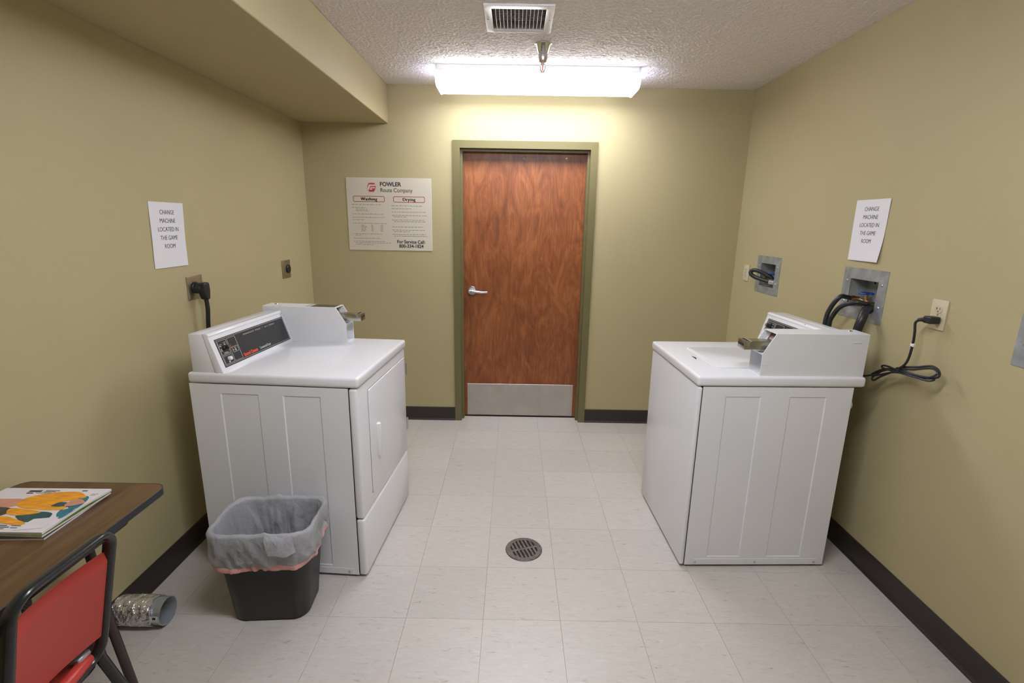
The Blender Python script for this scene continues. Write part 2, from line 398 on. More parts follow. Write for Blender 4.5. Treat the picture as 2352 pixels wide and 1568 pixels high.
struct('wall_back', sheet([XL, XR, dh[0][0], dh[0][1]], [-.08, H, dh[0][3]], dh, lambda u, v, q: (u, YB + q, v), TH), 'wall_paint', 'tan painted wall around the wooden door')
struct('wall_front', box((XL, YF - TH, -.08), (XR, YF, H)), 'wall_paint', 'tan painted wall opposite the wooden door')
struct('wall_corridor', box((-1, YB + .31, -.08), (1.2, YB + .36, H)), 'wall_paint', 'wall beyond the closed door')
# soffit (boxed beam along the left wall)
struct('trim_1', bevel(box((XL, YF, ZS), (XS, YB, H)), .003, 1), 'soffit_paint', 'tan boxed soffit running along the top of the dryer wall', 30)
# baseboards with a small toe
def bb_prof(fn, a, b): return prism([(0, 0), (.0125, 0), (.0125, .006), (.006, .014), (.005, BB - .004), (.0025, BB), (0, BB)], fn, a, b)
struct('baseboard_left', bb_prof(lambda d, z, t: (XL + d, t, z), YF, YB), 'baseboard', 'dark brown vinyl baseboard below the dryer wall')
struct('baseboard_right', bb_prof(lambda d, z, t: (XR - d, t, z), YF, YB), 'baseboard', 'dark brown vinyl baseboard below the washer wall')
b1 = struct('baseboard_back', join(bb_prof(lambda d, z, t: (t, YB - d, z), XL + .013, DX0), bb_prof(lambda d, z, t: (t, YB - d, z), DX1, XR - .013)), 'baseboard', 'dark brown vinyl baseboard on both sides of the door')
struct('baseboard_front', bb_prof(lambda d, z, t: (t, YF + d, z), XL + .013, XR - .013), 'baseboard', 'dark brown vinyl baseboard opposite the door')
# ------------------------------------------------------------------ door
dr = thing('door_1', 'stained wooden door with lever handle and metal kick plate in olive frame', 'door', ((DX0 + DX1) / 2, YB, 0), kind='structure')
DO = ((DX0 + DX1) / 2, YB, 0)
F = .0508; S = .0159; FP = YB - .012; SD = YB + .030; DF = YB + .088     # face width, stop, proud face, stop depth, door face
ix0, ix1, iz = DX0 + F, DX1 - F, DZ1 - F
def jamb(x0, s):
    pl = [(x0, FP), (x0 + s * F, FP), (x0 + s * F, SD), (x0 + s * (F + S), SD), (x0 + s * (F + S), DF), (x0 + s * .022, DF), (x0 + s * .022, YB - .001), (x0, YB - .001)]
    return prism(pl, lambda a, b, q: (a, b, q), 0, DZ1 - .0)
def mitre(g, side):
    # cut the jamb top at 45 degrees with the head
    vs = []
    for x, y, z in g[0]:
        if z > 1: z = DZ1 - (abs(x - (DX0 if side > 0 else DX1))) - .0004
        vs.append((x, y, z))
    return vs, g[1]
part(dr, 'door_jamb', mitre(jamb(DX0, 1), 1), 'frame_paint', DO, 20)
part(dr, 'door_jamb', mitre(jamb(DX1, -1), -1), 'frame_paint', DO, 20)
hp = [(0, FP), (F, FP), (F, SD), (F + S, SD), (F + S, DF), (.022, DF), (.022, YB - .001), (0, YB - .001)]
hv = [(DX0 + a, b, DZ1 - a) for a, b in hp] + [(DX1 - a, b, DZ1 - a) for a, b in hp]
n = len(hp)
part(dr, 'door_head', fixn((hv, [tuple(range(n)), tuple(range(n, 2 * n))] + [(i, (i + 1) % n, n + (i + 1) % n, n + i) for i in range(n)])), 'frame_paint', DO, 20)
leaf = part(dr, 'door_leaf', rbox((ix0 + .003, DF + .001, .008), (ix1 - .003, DF + .046, iz - .003), .002, 1), 'door_wood', DO)
part(dr, 'threshold', box((ix0 + .016, DF - .002, -.003), (ix1 - .016, DF + .10, .004)), 'dark_gap', DO)
kp = part(dr, 'kick_plate', rbox((-.357, DF - .0012, .013), (.488, DF + .001, .276), .001, 1), 'stainless', DO, label='brushed stainless kick plate')
scr = mesh('screw', lathe([(.0, -.0014), (.0034, -.001), (.004, 0), (.004, .001)], 10, lambda x, y, z: (x, z, y)), 'satin_nickel')
for k in range(6):
    for z in (.034, .264): link('screw', scr, kp, (-.347 + k * .165 - DO[0], DF - .0014 - YB, z))
for x in (-.347, .478): link('screw', scr, kp, (x - DO[0], DF - .0014 - YB, .148))
hx, hz = -.318, 1.02
hd = part(dr, 'lever_handle', lathe([(.0, -.012), (.030, -.011), (.035, -.004), (.036, 0), (.036, .001)], 28, lambda x, y, z: (hx + x, DF + z, hz + y)), 'satin_nickel', DO, label='satin metal lever handle')
part(hd, 'handle_neck', cyl((hx, DF - .008, hz), (hx, DF - .052, hz), .0115, 14), 'satin_nickel', DO)
part(hd, 'lever', tube(catmull([(hx - .014, DF - .052, hz + .001), (hx + .01, DF - .054, hz), (hx + .05, DF - .056, hz - .004), (hx + .09, DF - .054, hz - .007), (hx + .118, DF - .046, hz - .006)], 6),
     lambda t: .0125 - .005 * t, 12, flat=.8), 'satin_nickel', DO)
part(hd, 'key_cylinder', cyl((hx - .002, DF - .0535, hz), (hx - .002, DF - .0665, hz), .006, 12), 'chrome', DO)
kb = mesh('closer_bolt', lathe([(.0, -.012), (.006, -.011), (.0085, -.006), (.0075, 0), (.010, .001)], 14, lambda x, y, z: (x, z, y)), 'chrome')
for x in (.062, .368): link('closer_bolt', kb, dr, (x - DO[0], DF - YB, 1.985))
# ================================================================== DRYER
def machine_side(u0, u1, z0, z1, rects, depth=.003, sl=.004):
    """cabinet side sheet at v=0 with recessed embossed panels, 4 mm thick"""
    us = sorted({u0, u1} | {e for r in rects for e in r[:2]}); zs = sorted({z0, z1} | {e for r in rects for e in r[2:]})
    gs = []; v = []; f = []
    def q(*p):
        o = len(v); v.extend(p); f.append(tuple(range(o, o + len(p))))
    for a, b in zip(us, us[1:]):
        for c, d in zip(zs, zs[1:]):
            rc = [r for r in rects if r[0] <= a and b <= r[1] and r[2] <= c and d <= r[3]]
            if not rc: q((a, 0, c), (b, 0, c), (b, 0, d), (a, 0, d))
    for a, b, c, d in rects:
        ia, ib, ic, id_ = a + sl, b - sl, c + sl, d - sl
        q((ia, depth, ic), (ib, depth, ic), (ib, depth, id_), (ia, depth, id_))
        q((a, 0, c), (b, 0, c), (ib, depth, ic), (ia, depth, ic)); q((ib, depth, id_), (b, 0, d), (a, 0, d), (ia, depth, id_))
        q((a, 0, c), (ia, depth, ic), (ia, depth, id_), (a, 0, d)); q((b, 0, c), (b, 0, d), (ib, depth, id_), (ib, depth, ic))
    t = .0045
    q((u0, 0, z0), (u0, t, z0), (u1, t, z0), (u1, 0, z0)); q((u0, 0, z1), (u1, 0, z1), (u1, t, z1), (u0, t, z1))
    q((u0, 0, z0), (u0, 0, z1), (u0, t, z1), (u0, t, z0)); q((u1, 0, z0), (u1, t, z0), (u1, t, z1), (u1, 0, z1))
    q((u0, t, z0), (u0, t, z1), (u1, t, z1), (u1, t, z0))
    return v, f
scr2 = mesh('screw', lathe([(.0, -.0022), (.003, -.002), (.0055, -.0012), (.006, 0), (.006, .001)], 12, lambda x, y, z: (x, z, y)), 'satin_nickel')
def coin_box(root, u0, uf, ut, zt, zb, zk, v0, v1, s, off):
    """coin slide housing: u0 back end, uf front end, ut where the top slope starts; s = +1 when the front faces +u"""
    t = .004
    prof = [(u0, zb), (uf, zb), (uf, zk), (ut, zt), (u0, zt)]
    def wall(v, w, nm): return part(root, nm, bevel(prism(prof, lambda a, z, q: (a, q, z), v, w), .0012, 1), 'white_paint', off)
    cb = wall(v0, v0 + t, 'coin_box')
    part(cb, 'coin_box_side', bevel(prism(prof, lambda a, z, q: (a, q, z), v1 - t, v1), .0012, 1), 'white_paint', off)
    part(cb, 'coin_box_top', rbox((u0, v0 + .001, zt - t), (ut, v1 - .001, zt + .0006), .001, 1), 'white_paint', off)
    part(cb, 'coin_box_back', box((u0 + s * .001, v0 + .001, zb), (u0 + s * .005, v1 - .001, zt - .001)), 'white_paint', off)
    part(cb, 'coin_box_floor', box((u0 + s * .002, v0 + .001, zb), (uf - s * .001, v1 - .001, zb + .003)), 'white_paint', off)
    # sloping recessed fascia that carries the slide, and the shelf under it
    d = s * .030
    p0, p1 = Vector((ut - s * .032, zt - .004)), Vector((uf - s * .036, zk - .004)); pd = (p1 - p0); pn = Vector((-pd.y, pd.x)).normalized() * (1 if s > 0 else -1)
    if pn.x * s < 0: pn = -pn
    part(cb, 'fascia', prism([tuple(p0), tuple(p1), tuple(p1 - pn * .01), tuple(p0 - pn * .01)], lambda a, z, q: (a, q, z), v0 + t, v1 - t), 'white_paint', off, fix=True)
    part(cb, 'shelf', rbox((uf - s * .075, v0 + t, zk - .008), (uf - s * .003, v1 - t, zk - .003), .001, 1), 'white_paint', off)
    part(cb, 'cash_door', box((uf - s * .060, v0 + t, zb + .003), (uf - s * .055, v1 - t, zk - .008)), 'white_paint', off)
    vm = (v0 + v1) / 2
    # label plate on the fascia
    la, lb = p0 + pd * .04, p0 + pd * .46
    pl_ = part(cb, 'price_label', prism([tuple(la), tuple(lb), tuple(lb + pn * .001), tuple(la + pn * .001)], lambda a, z, q: (a, q, z), v0 + .010, v1 - .012), 'label_red', off, fix=True)
    for f0, f1, w0, w1 in ((.16, .30, .40, .50), (.56, .60, .10, .80)) + tuple((.68, .90, .08 + .12 * k, .14 + .12 * k) for k in range(7)):
        a_, b_ = la + (lb - la) * f0, la + (lb - la) * f1; ww = v1 - v0 - .022
        part(pl_, 'label_mark', prism([tuple(a_ + pn * .001), tuple(b_ + pn * .001), tuple(b_ + pn * .0014), tuple(a_ + pn * .0014)], lambda a, z, q: (a, q, z), v0 + .010 + ww * w0, v0 + .010 + ww * w1), 'print_white', off, fix=True)
    zsl = zk + .033; ue = uf + s * .052
    sl = part(cb, 'coin_slide', rbox((ut - s * .030, vm - .028, zsl - .022), (ue, vm + .028, zsl + .012), .0025, 2), 'coin_metal', off, label='metal coin slide')
    part(sl, 'slide_top', rbox((ut + s * .01, vm - .026, zsl + .0115), (ue - s * .012, vm + .026, zsl + .0145), .001, 1), 'steel_plate', off)
    part(sl, 'slide_grip', rbox((ue - s * .006, vm - .031, zsl - .022), (ue + s * .020, vm + .031, zsl + .016), .003, 2), 'coin_metal', off)
    part(sl, 'slide_slot', join(box((ue - s * .002, vm - .022, zsl + .0158), (ue + s * .008, vm + .022, zsl + .0166)), box((ue + s * .0195, vm - .024, zsl - .006), (ue + s * .0206, vm + .024, zsl + .004))), 'dark_gap', off)
    part(cb, 'lock', lathe([(.0, .004), (.007, .0035), (.009, .001), (.009, 0)], 16, lambda x, y, z: (u0 + s * .043 + x, vm + .012 + y, zt + z)), 'chrome', off)
    part(cb, 'screw', lathe([(.0, -.001), (.002, -.0008), (.0025, 0)], 8, lambda x, y, z: (uf - s * .022 + x, v0 + z, zb + .045 + y)), 'satin_nickel', off)
    return cb
DA = R(-3.55); DOF = (-.34, .343, 0)
def wpt(o, a, u, v): return (o[0] + u * math.cos(a) - v * math.sin(a), o[1] + u * math.sin(a) + v * math.cos(a), 0)
dry = thing('clothes_dryer', 'white front-loading commercial dryer with coin box and black control panel by the left wall', 'dryer', wpt((-.634, 1.885), DA, DOF[0], DOF[1]), DA)
U0, U1, V1, ZT0, ZT1 = -.685, .014, .686, .872, .916
part(dry, 'cabinet', box((U0 + .001, .004, .022), (-.034, V1, ZT0 - .006)), 'white_enamel', DOF)
sp = part(dry, 'side_panel', machine_side(U0, -.0232, .012, ZT0 - .0025, [(-.557, -.397, .053, .831), (-.295, -.138, .053, .831)]), 'white_enamel', DOF, 20)
ts = part(sp, 'toe_flange', rbox((-.665, -.0012, .0135), (-.045, .002, .043), .001, 1), 'white_enamel', DOF)
for u in (-.645, -.355, -.064): link('screw', scr2, sp, (u - DOF[0], -.0012 - DOF[1], .025))
part(dry, 'side_panel', box((U0, V1, .012), (-.0245, V1 + .003, ZT0 - .004)), 'white_enamel', DOF)
def front_sel(e): return True
fp_ = part(dry, 'front_panel', rbox((-.022, -.001, .2865), (U1, V1 + .001, ZT0 - .003), .011, 3), 'white_enamel', DOF)
part(dry, 'toe_panel', rbox((-.022, -.001, .010), (U1, V1 + .001, .2825), .011, 3), 'white_enamel', DOF)
part(dry, 'seam', box((-.026, .003, .02), (-.020, V1, ZT0 - .006)), 'dark_gap', DOF)
# loading door on the front
dd = part(dry, 'loading_door', rbox((U1 - .002, .118, .348), (U1 + .0055, .658, .827), .0035, 3), 'white_enamel', DOF)
part(dd, 'door_gap', sheet([.1158, .6602, .118, .658], [.3458, .8292, .348, .827], [(.118, .658, .348, .827)], lambda u, v, q: (U1 + .0003 - q, u, v), .002), 'ink_grey', DOF)
hp_ = [(0, 0), (.006, .0), (.016, .010), (.014, .022), (.004, .030), (0, .030)]
part(dd, 'door_pull', bevel(prism([(.186, U1 + .005), (.190, U1 + .018), (.199, U1 + .023), (.209, U1 + .020), (.213, U1 + .005)], lambda a, b, q: (b, a, q), .492, .645), .003, 2), 'white_plastic', DOF)
part(dd, 'pull_recess', rbox((U1 + .0048, .205, .502), (U1 + .0062, .236, .636), .0006, 1), 'white_paint', DOF)
for z in (.722, .412): part(dry, 'hinge', join(rbox((U1 - .010, V1 - .014, z), (U1 + .007, V1 + .003, z + .062), .0015, 1), cyl((U1 + .004, V1 + .001, z - .002), (U1 + .004, V1 + .001, z + .064), .004, 8)), 'satin_nickel', DOF)
part(dry, 'top_panel', rbox((U0 - .002, -.004, ZT0), (U1 + .008, V1 + .002, ZT1), .012, 4), 'white_enamel', DOF)
for u, v in ((-.65, .04), (-.65, .645), (-.06, .04), (-.06, .645)): part(dry, 'leveling_foot', lathe([(.018, 0), (.018, .008), (.008, .012), (.008, .024)], 14, lambda x, y, z, u=u, v=v: (u + x, v + y, z)), 'black_rubber', DOF)
# console: back housing and front bezel
zc = ZT1 - .001
def console(root, back, mid, topf, botf, top, v0, v1, s, off):
    """profile in (u, z); s=+1 front faces +u. returns slope frame"""
    hs = part(root, 'console_housing', bevel(prism([(back, zc), (mid + s * .036, zc), (mid, top - .001), (back, top - .002)], lambda a, z, q: (a, q, z), v0 + .001, v1), .004, 2), 'white_enamel', off)
    bz = part(root, 'console_bezel', bevel(prism([(mid + s * .0362, zc), (botf, zc), (botf - s * .002, zc + .006), (topf, top - .016), (topf + s * .003, top - .008), (topf - s * .006, top), (mid + s * .0002, top)], lambda a, z, q: (a, q, z), v0, v1), .002, 2), 'white_enamel', off)
    return bz
bz = console(dry, -.667, -.607, -.583, -.536, 1.076, .004, .576, 1, DOF)
def slope(p0, p1, v0, s):
    """2D frame on the sloping console front: x right as the viewer sees it, y up, z out"""
    p0 = Vector((p0[0], p0[1])); p1 = Vector((p1[0], p1[1])); up = (p1 - p0).normalized(); nrm = Vector((up.y, -up.x)) * (1 if s > 0 else -1)
    def fn(x, y, z):
        q = p0 + up * y + nrm * z
        return (q.x, v0 + s * x, q.y)
    return fn, (p1 - p0).length
fn, SLl = slope((-.538, zc + .006), (-.583, 1.060), .004, 1)
PW, PH, PX, PY = .530, .121, .026, .010       # control plate
def on(x, y, z=.0): return fn(PX + x, PY + y, .001 + z)
cp = part(bz, 'control_plate', xform(box((0, 0, -.003), (PW, PH, 0)), on), 'panel_black', DOF, 0, fix=True)
def line_box(x0, y0, x1, y1, t=.0012):
    return join(*[xform(box(a, b), lambda x, y, z: on(x, y, z)) for a, b in (((x0, y0, 0), (x1, y0 + t, .0004)), ((x0, y1 - t, 0), (x1, y1, .0004)), ((x0, y0, 0), (x0 + t, y1, .0004)), ((x1 - t, y0, 0), (x1, y1, .0004)))])
pl = join(line_box(.006, .005, PW - .005, PH - .004), line_box(.010, .050, .066, PH - .010), line_box(.010, .010, .066, .046), line_box(.072, .010, .128, PH - .010), line_box(.084, .046, .122, .070))
part(bz, 'panel_lines', pl, 'print_white', DOF, 0, fix=True)
part(bz, 'panel_lettering', join(tg('PERMANENT PRESS  *  ALL FABRIC', .0088, lambda x, y, z: on(.315 + x, PH - .019 + y, .0002 + z), wide=1.15, space=1.7),
     tg('Commercial Dryer', .0165, lambda x, y, z: on(.262 + x, .019 + y, .0002 + z), align='LEFT', wide=.72)), 'print_white', DOF, 0, label='white lettering PERMANENT PRESS ALL FABRIC and Commercial Dryer')
part(bz, 'panel_lettering', tg('Speed Queen', .020, lambda x, y, z: on(.140 + x, .019 + y, .0002 + z), align='LEFT', wide=.95, bold=.0009), 'print_red', DOF, 0, label='orange red lettering Speed Queen')
ticks = [((.016, .094), (.030, .0955)), ((.016, .086), (.024, .090)), ((.044, .098), (.058, .0995)), ((.047, .084), (.053, .094)), ((.015, .066), (.024, .068)), ((.017, .069), (.021, .077)),
         ((.026, .054), (.056, .0555)), ((.026, .0575), (.05, .059)), ((.034, .014), (.042, .020)), ((.100, .050), (.106, .060)), ((.096, .063), (.110, .0645)), ((.088, .054), (.092, .058))]
part(bz, 'panel_marks', join(*[xform(box((a[0], a[1], 0), (b[0], b[1], .0004)), on) for a, b in ticks]), 'print_white', DOF, 0, fix=True)
kn = part(bz, 'selector_knob', loft([[on(.042 + r_ * math.cos(2 * math.pi * k / 18), .077 + r_ * .9 * math.sin(2 * math.pi * k / 18), z) for k in range(18)] for r_, z in ((.013, 0), (.0125, .006), (.010, .008), (.0095, .022), (.008, .0235))]), 'black_plastic', DOF, fix=True)
part(kn, 'knob_cap', xform(rbox((.036, .070, .022), (.050, .084, .026), .001, 1), on), 'chrome', DOF, fix=True)
part(bz, 'start_button', loft([[on(.042 + r_ * math.cos(2 * math.pi * k / 16), .030 + r_ * math.sin(2 * math.pi * k / 16), z) for k in range(16)] for r_, z in ((.009, 0), (.009, .008), (.0075, .011), (.003, .0118))]), 'white_plastic', DOF, fix=True)
cb = coin_box(dry, -.687, -.252, -.302, 1.095, ZT1 - .001, 1.014, .580, .677, 1, DOF)
lp = part(cb, 'instruction_label', box((-.438, .588, 1.0955), (-.312, .669, 1.0962)), 'label_dark', DOF, 0)
part(lp, 'label_lines', join(*[box((-.43 + .0155 * k, .594, 1.0962), (-.4285 + .0155 * k, .664, 1.0965)) for k in range(8)], box((-.464, .588, 1.0955), (-.458, .669, 1.0962)), box((-.451, .588, 1.0955), (-.447, .669, 1.0962))), 'steel_plate', DOF, 0)
# ================================================================== WASHER
WA = R(1.7); WOF = (.33, .32, 0)
wsh = thing('washing_machine', 'white top-loading commercial washer with coin box by the right wall', 'washer', wpt((.808, 1.992), WA, WOF[0], WOF[1]), WA)
WU1, WV1 = .641, .640
part(wsh, 'cabinet', box((.004, .004, .020), (WU1 - .002, WV1, ZT0 - .006)), 'white_enamel', WOF)
part(wsh, 'back_panel', box((WU1 - .002, .012, .03), (WU1 + .002, WV1 - .01, ZT0 - .03)), 'galvanized', WOF)
sp = part(wsh, 'side_panel', machine_side(-.0034, WU1, .012, ZT0 - .0025, [(.096, .248, .053, .827), (.371, .530, .053, .827)]), 'white_enamel', WOF, 20)
part(sp, 'toe_flange', rbox((.035, -.0012, .0135), (.610, .002, .043), .001, 1), 'white_enamel', WOF)
for u in (.045, .322, .598): link('screw', scr2, sp, (u - WOF[0], -.0012 - WOF[1], .026))
part(wsh, 'side_panel', box((-.002, WV1, .012), (WU1, WV1 + .003, ZT0 - .004)), 'white_enamel', WOF)
part(wsh, 'front_panel', rbox((-.026, -.001, .010), (-.0045, WV1 + .001, ZT0 - .003), .010, 3), 'white_enamel', WOF)
part(wsh, 'seam', box((-.006, .003, .02), (.004, WV1, ZT0 - .006)), 'dark_gap', WOF)
part(wsh, 'top_panel', rbox((-.032, -.006, ZT0), (.686, WV1 + .004, ZT1), .012, 4), 'white_enamel', WOF)
lid = rrect(.372, .372, .030, 5, .286, .310)
lid[0:0] = []
part(wsh, 'lid', bevel(prism(lid, lambda a, b, q: (a, b, q), ZT1 - .004, ZT1 + .0035), .0016, 2, lambda e: e.verts[0].co.z > ZT1 and e.verts[1].co.z > ZT1), 'white_enamel', WOF)
part(wsh, 'lid_gap', bevel(prism(rrect(.380, .380, .033, 5, .286, .310), lambda a, b, q: (a, b, q), ZT1 - .004, ZT1 + .0004), .0002, 1), 'white_paint', WOF)
part(wsh, 'lid_finger_notch', prism([(.064 + .010 * math.sin(math.pi * k / 8), .268 + .055 * k / 8) for k in range(9)], lambda a, b, q: (a, b, q), ZT1 - .003, ZT1 + .0012), 'dark_gap', WOF)
for u, v in ((.03, .04), (.03, .60), (.60, .04), (.60, .60)): part(wsh, 'leveling_foot', lathe([(.018, 0), (.018, .008), (.008, .012), (.008, .022)], 14, lambda x, y, z, u=u, v=v: (u + x, v + y, z)), 'black_rubber', WOF)
bz = console(wsh, .668, .604, .572, .527, 1.086, .118, .622, -1, WOF)
fn, SLl = slope((.529, zc + .006), (.572, 1.070), .622, -1)
def on(x, y, z=.0): return fn(PX + x, PY + y, .001 + z)
PW2 = .452
part(bz, 'control_plate', xform(box((0, 0, -.003), (PW2, .130, 0)), on), 'panel_black', WOF, 0, fix=True)
part(bz, 'panel_lines', join(line_box(.006, .005, PW2 - .005, .126), line_box(.012, .072, .078, .118), line_box(.012, .012, .078, .066), line_box(.086, .012, .160, .118), line_box(.090, .060, .156, .090)), 'print_white', WOF, 0, fix=True)
part(bz, 'panel_lettering', tg('PERMANENT PRESS', .010, lambda x, y, z: on(.20 + x, .106 + y, .0002 + z), align='LEFT', wide=1.1, space=1.6), 'print_white', WOF, 0, label='white lettering PERMANENT PRESS')
part(bz, 'panel_marks', join(*[xform(box((a, b, 0), (a + c, b + .0022, .0004)), on) for a, b, c in ((.095, .082, .05), (.095, .076, .042), (.02, .108, .012), (.055, .108, .014), (.02, .078, .05), (.02, .074, .04), (.055, .094, .012))]), 'print_white', WOF, 0, fix=True)
for yy in (.096, .040):
    kn = part(bz, 'selector_knob', loft([[on(.040 + r_ * math.cos(2 * math.pi * k / 18), yy + r_ * .9 * math.sin(2 * math.pi * k / 18), z) for k in range(18)] for r_, z in ((.015, 0), (.0145, .006), (.011, .009), (.0105, .022), (.009, .0235))]), 'black_plastic', WOF, fix=True)
    part(kn, 'knob_cap', xform(rbox((.034, yy - .007, .0225), (.046, yy + .007, .027), .001, 1), on), 'chrome', WOF, fix=True)
part(bz, 'lid_switch_hole', xform(lathe([(.004, 0), (.004, .002)], 10), lambda x, y, z: fn(.33 + x, SLl + .012 + y * .6, z)), 'dark_gap', WOF)
cb = coin_box(wsh, .680, .236, .286, 1.098, ZT1 - .001, 1.012, .013, .114, -1, WOF)
part(cb, 'knockout', rbox((.612, .0112, 1.060), (.650, .0140, 1.066), .001, 2), 'white_paint', WOF)
part(wsh, 'drain_outlet', cyl((WU1, .05, .78), (WU1 + .03, .05, .775), .02, 12), 'white_plastic', WOF)
# ================================================================== WALL BOXES (right wall)
def outlet_box(yc, zc_, ow, oh, label):
    o = (XR, yc, zc_ - .1175)
    t = thing('washer_outlet_box', label, 'outlet box', o, 0, 'galvanized washer outlet boxes')
    W2, H2 = .1475, .1185
    fr = part(t, 'flange', sheet([yc - W2, yc + W2, yc - ow / 2 + .004, yc + ow / 2 - .004], [zc_ - H2, zc_ + H2, zc_ - oh / 2 + .004, zc_ + oh / 2 - .004],
         [(yc - ow / 2 + .004, yc + ow / 2 - .004, zc_ - oh / 2 + .004, zc_ + oh / 2 - .004)], lambda u, v, q: (XR - .0025 + q, u, v), .0022), 'galvanized', o, 0)
    a, b, c, d = yc - ow / 2 + .001, yc + ow / 2 - .001, zc_ - oh / 2 + .001, zc_ + oh / 2 - .001; x0, x1, q = XR - .0005, XR + .085, .002
    rb = part(t, 'recess', join(box((x1, a, c), (x1 + q, b, d)), box((x0, a, c), (x1, a + q, d)), box((x0, b - q, c), (x1, b, d)), box((x0, a, c), (x1, b, c + q)), box((x0, a, d - q), (x1, b, d))), 'galvanized_in', o, 0)
    part(rb, 'back_seam', box((x1 - .0015, yc - .002, c + .03), (x1, yc + .001, d)), 'satin_nickel', o)
    part(rb, 'knockout_hole', cyl((x1 - .001, yc + ow * .24, d - .02), (x1 + .0005, yc + ow * .24, d - .02), .006, 12), 'dark_gap', o)
    sm = mesh('screw', lathe([(.0, -.003), (.004, -.0026), (.006, -.0012), (.0065, 0)], 12, lambda x, y, z: (z, x, y)), 'satin_nickel')
    for sy in (-1, 1):
        for sz in (-.045, .055): link('screw', sm, fr, (-.0025, sy * (ow / 2 + .02), sz + .1175))
    # valve: brass body with hose bibs and a blue handwheel
    yv, xv = yc + .018, XR + .034
    vb = part(t, 'valve_body', join(cyl((xv, yv, zc_ - .066), (xv, yv, zc_ - .02), .011, 14), tube([(xv, yv - .066, zc_ - .040), (xv, yv - .03, zc_ - .040), (xv, yv + .03, zc_ - .032), (xv, yv + .055, zc_ - .030)], .009, 12),
              cyl((xv, yv, zc_ - .02), (xv, yv, zc_ - .006), .0085, 6)), 'brass', o)
    part(vb, 'hose_bib', cyl((xv, yv - .062, zc_ - .040), (xv - .028, yv - .075, zc_ - .038), .0115, 12), 'brass', o)
    part(vb, 'hose_bib', cyl((xv, yv + .052, zc_ - .030), (xv - .024, yv + .050, zc_ - .026), .0115, 12), 'brass', o)
    part(vb, 'valve_stem', cyl((xv, yv, zc_ - .008), (xv, yv, zc_ + .006), .0038, 8), 'satin_nickel', o)
    ring = []
    for k in range(40):
        a_ = 2 * math.pi * k / 40; rr = .026 + .0035 * math.cos(5 * a_); ring.append((xv + rr * math.cos(a_), yv + rr * math.sin(a_), zc_ + .003))
    hw = part(vb, 'handwheel', tube(ring, .0042, 8, closed=True), 'blue_enamel', o, label='blue valve handwheel')
    part(hw, 'spokes', join(*[tube([(xv, yv, zc_ + .004), (xv + .024 * math.cos(a_), yv + .024 * math.sin(a_), zc_ + .003)], .0034, 6) for a_ in [2 * math.pi * k / 5 for k in range(5)]], cyl((xv, yv, zc_ - .002), (xv, yv, zc_ + .008), .008, 10)), 'blue_enamel', o)
    return t
outlet_box(*boxes_r[1], 'galvanized box with blue valve in right wall, directly above the washer with two hoses attached')
outlet_box(*boxes_r[0], 'galvanized box in right wall nearest the door, with a looped black hose hanging out')
outlet_box(*boxes_r[2], 'galvanized box in right wall cut off by the right picture edge')
def hose(name, label, cat, pts, r, base, nut0=None, nut1=None, n=12, closed=False, group=None):
    t = thing(name, label, cat, base, 0, group)
    part(t, 'hose_tube', tube(catmull(pts, 8), r, n), 'black_rubber', base)
    for q in (nut0, nut1):
        if q: part(t, 'coupling', cyl(q[0], q[1], r * 1.35, 12), 'brass' if len(q) < 3 else q[2], base)
    return t
yb, zb_ = boxes_r[1][0], boxes_r[1][1]
# supply hoses from the near box down behind the washer
hose('water_hose', 'thin black supply hose arching from the left valve outlet behind the washer', 'hose',
     [(XR - .002, yb + .066, zb_ - .028), (XR - .035, yb + .060, zb_ - .020), (XR - .075, yb + .040, zb_ - .018), (XR - .10, yb + .058, zb_ - .075), (XR - .11, yb + .064, zb_ - .155), (XR - .10, yb + .060, .85), (XR - .10, yb + .055, .70), (XR - .12, yb + .05, .60)], .0105,
     (XR - .1, yb + .06, 0), ((XR + .012, yb + .067, zb_ - .027), (XR - .008, yb + .066, zb_ - .028)), group='washer supply hoses')
hose('water_hose', 'thin black supply hose crossing over from the right valve outlet to behind the washer', 'hose',
     [(XR + .0, yb - .060, zb_ - .037), (XR - .03, yb - .070, zb_ - .032), (XR - .065, yb - .055, zb_ - .030), (XR - .09, yb - .005, zb_ - .055), (XR - .10, yb + .030, zb_ - .105), (XR - .105, yb + .040, zb_ - .165), (XR - .10, yb + .03, .85), (XR - .10, yb + .02, .70), (XR - .12, yb + .01, .60)], .0105,
     (XR - .1, yb + .0, 0), ((XR + .012, yb - .058, zb_ - .038), (XR - .008, yb - .061, zb_ - .037)), group='washer supply hoses')
hose('drain_hose', 'thick black drain hose hooked into the box above the washer', 'hose',
     [(XR + .05, yb - .066, zb_ - .068), (XR + .01, yb - .068, zb_ - .062), (XR - .030, yb - .086, zb_ - .058), (XR - .060, yb - .110, zb_ - .098), (XR - .070, yb - .108, zb_ - .155), (XR - .075, yb - .098, .95), (XR - .085, yb - .09, .8), (XR - .13, yb - .10, .62), (XR - .15, yb - .12, .45)], .0185, (XR - .1, yb - .1, 0), n=16)
yb2, zb2 = boxes_r[0][0], boxes_r[0][1]
hose('drain_hose', 'black hose looping out of the galvanized box nearest the door', 'hose',
     [(XR + .040, yb2 - .05, zb2 - .060), (XR + .02, yb2 - .052, zb2 - .030), (XR - .02, yb2 - .030, zb2 + .004), (XR - .058, yb2 + .018, zb2 + .026), (XR - .078, yb2 + .050, zb2 + .024), (XR - .084, yb2 + .052, zb2 + .004), (XR - .068, yb2 + .028, zb2 - .014), (XR - .038, yb2 - .020, zb2 - .028), (XR - .012, yb2 - .060, zb2 - .036)],
     .0125, (XR, yb2, zb2 - .1), None, ((XR - .014, yb2 - .056, zb2 - .035), (XR + .008, yb2 - .076, zb2 - .038), 'satin_nickel'), n=14)
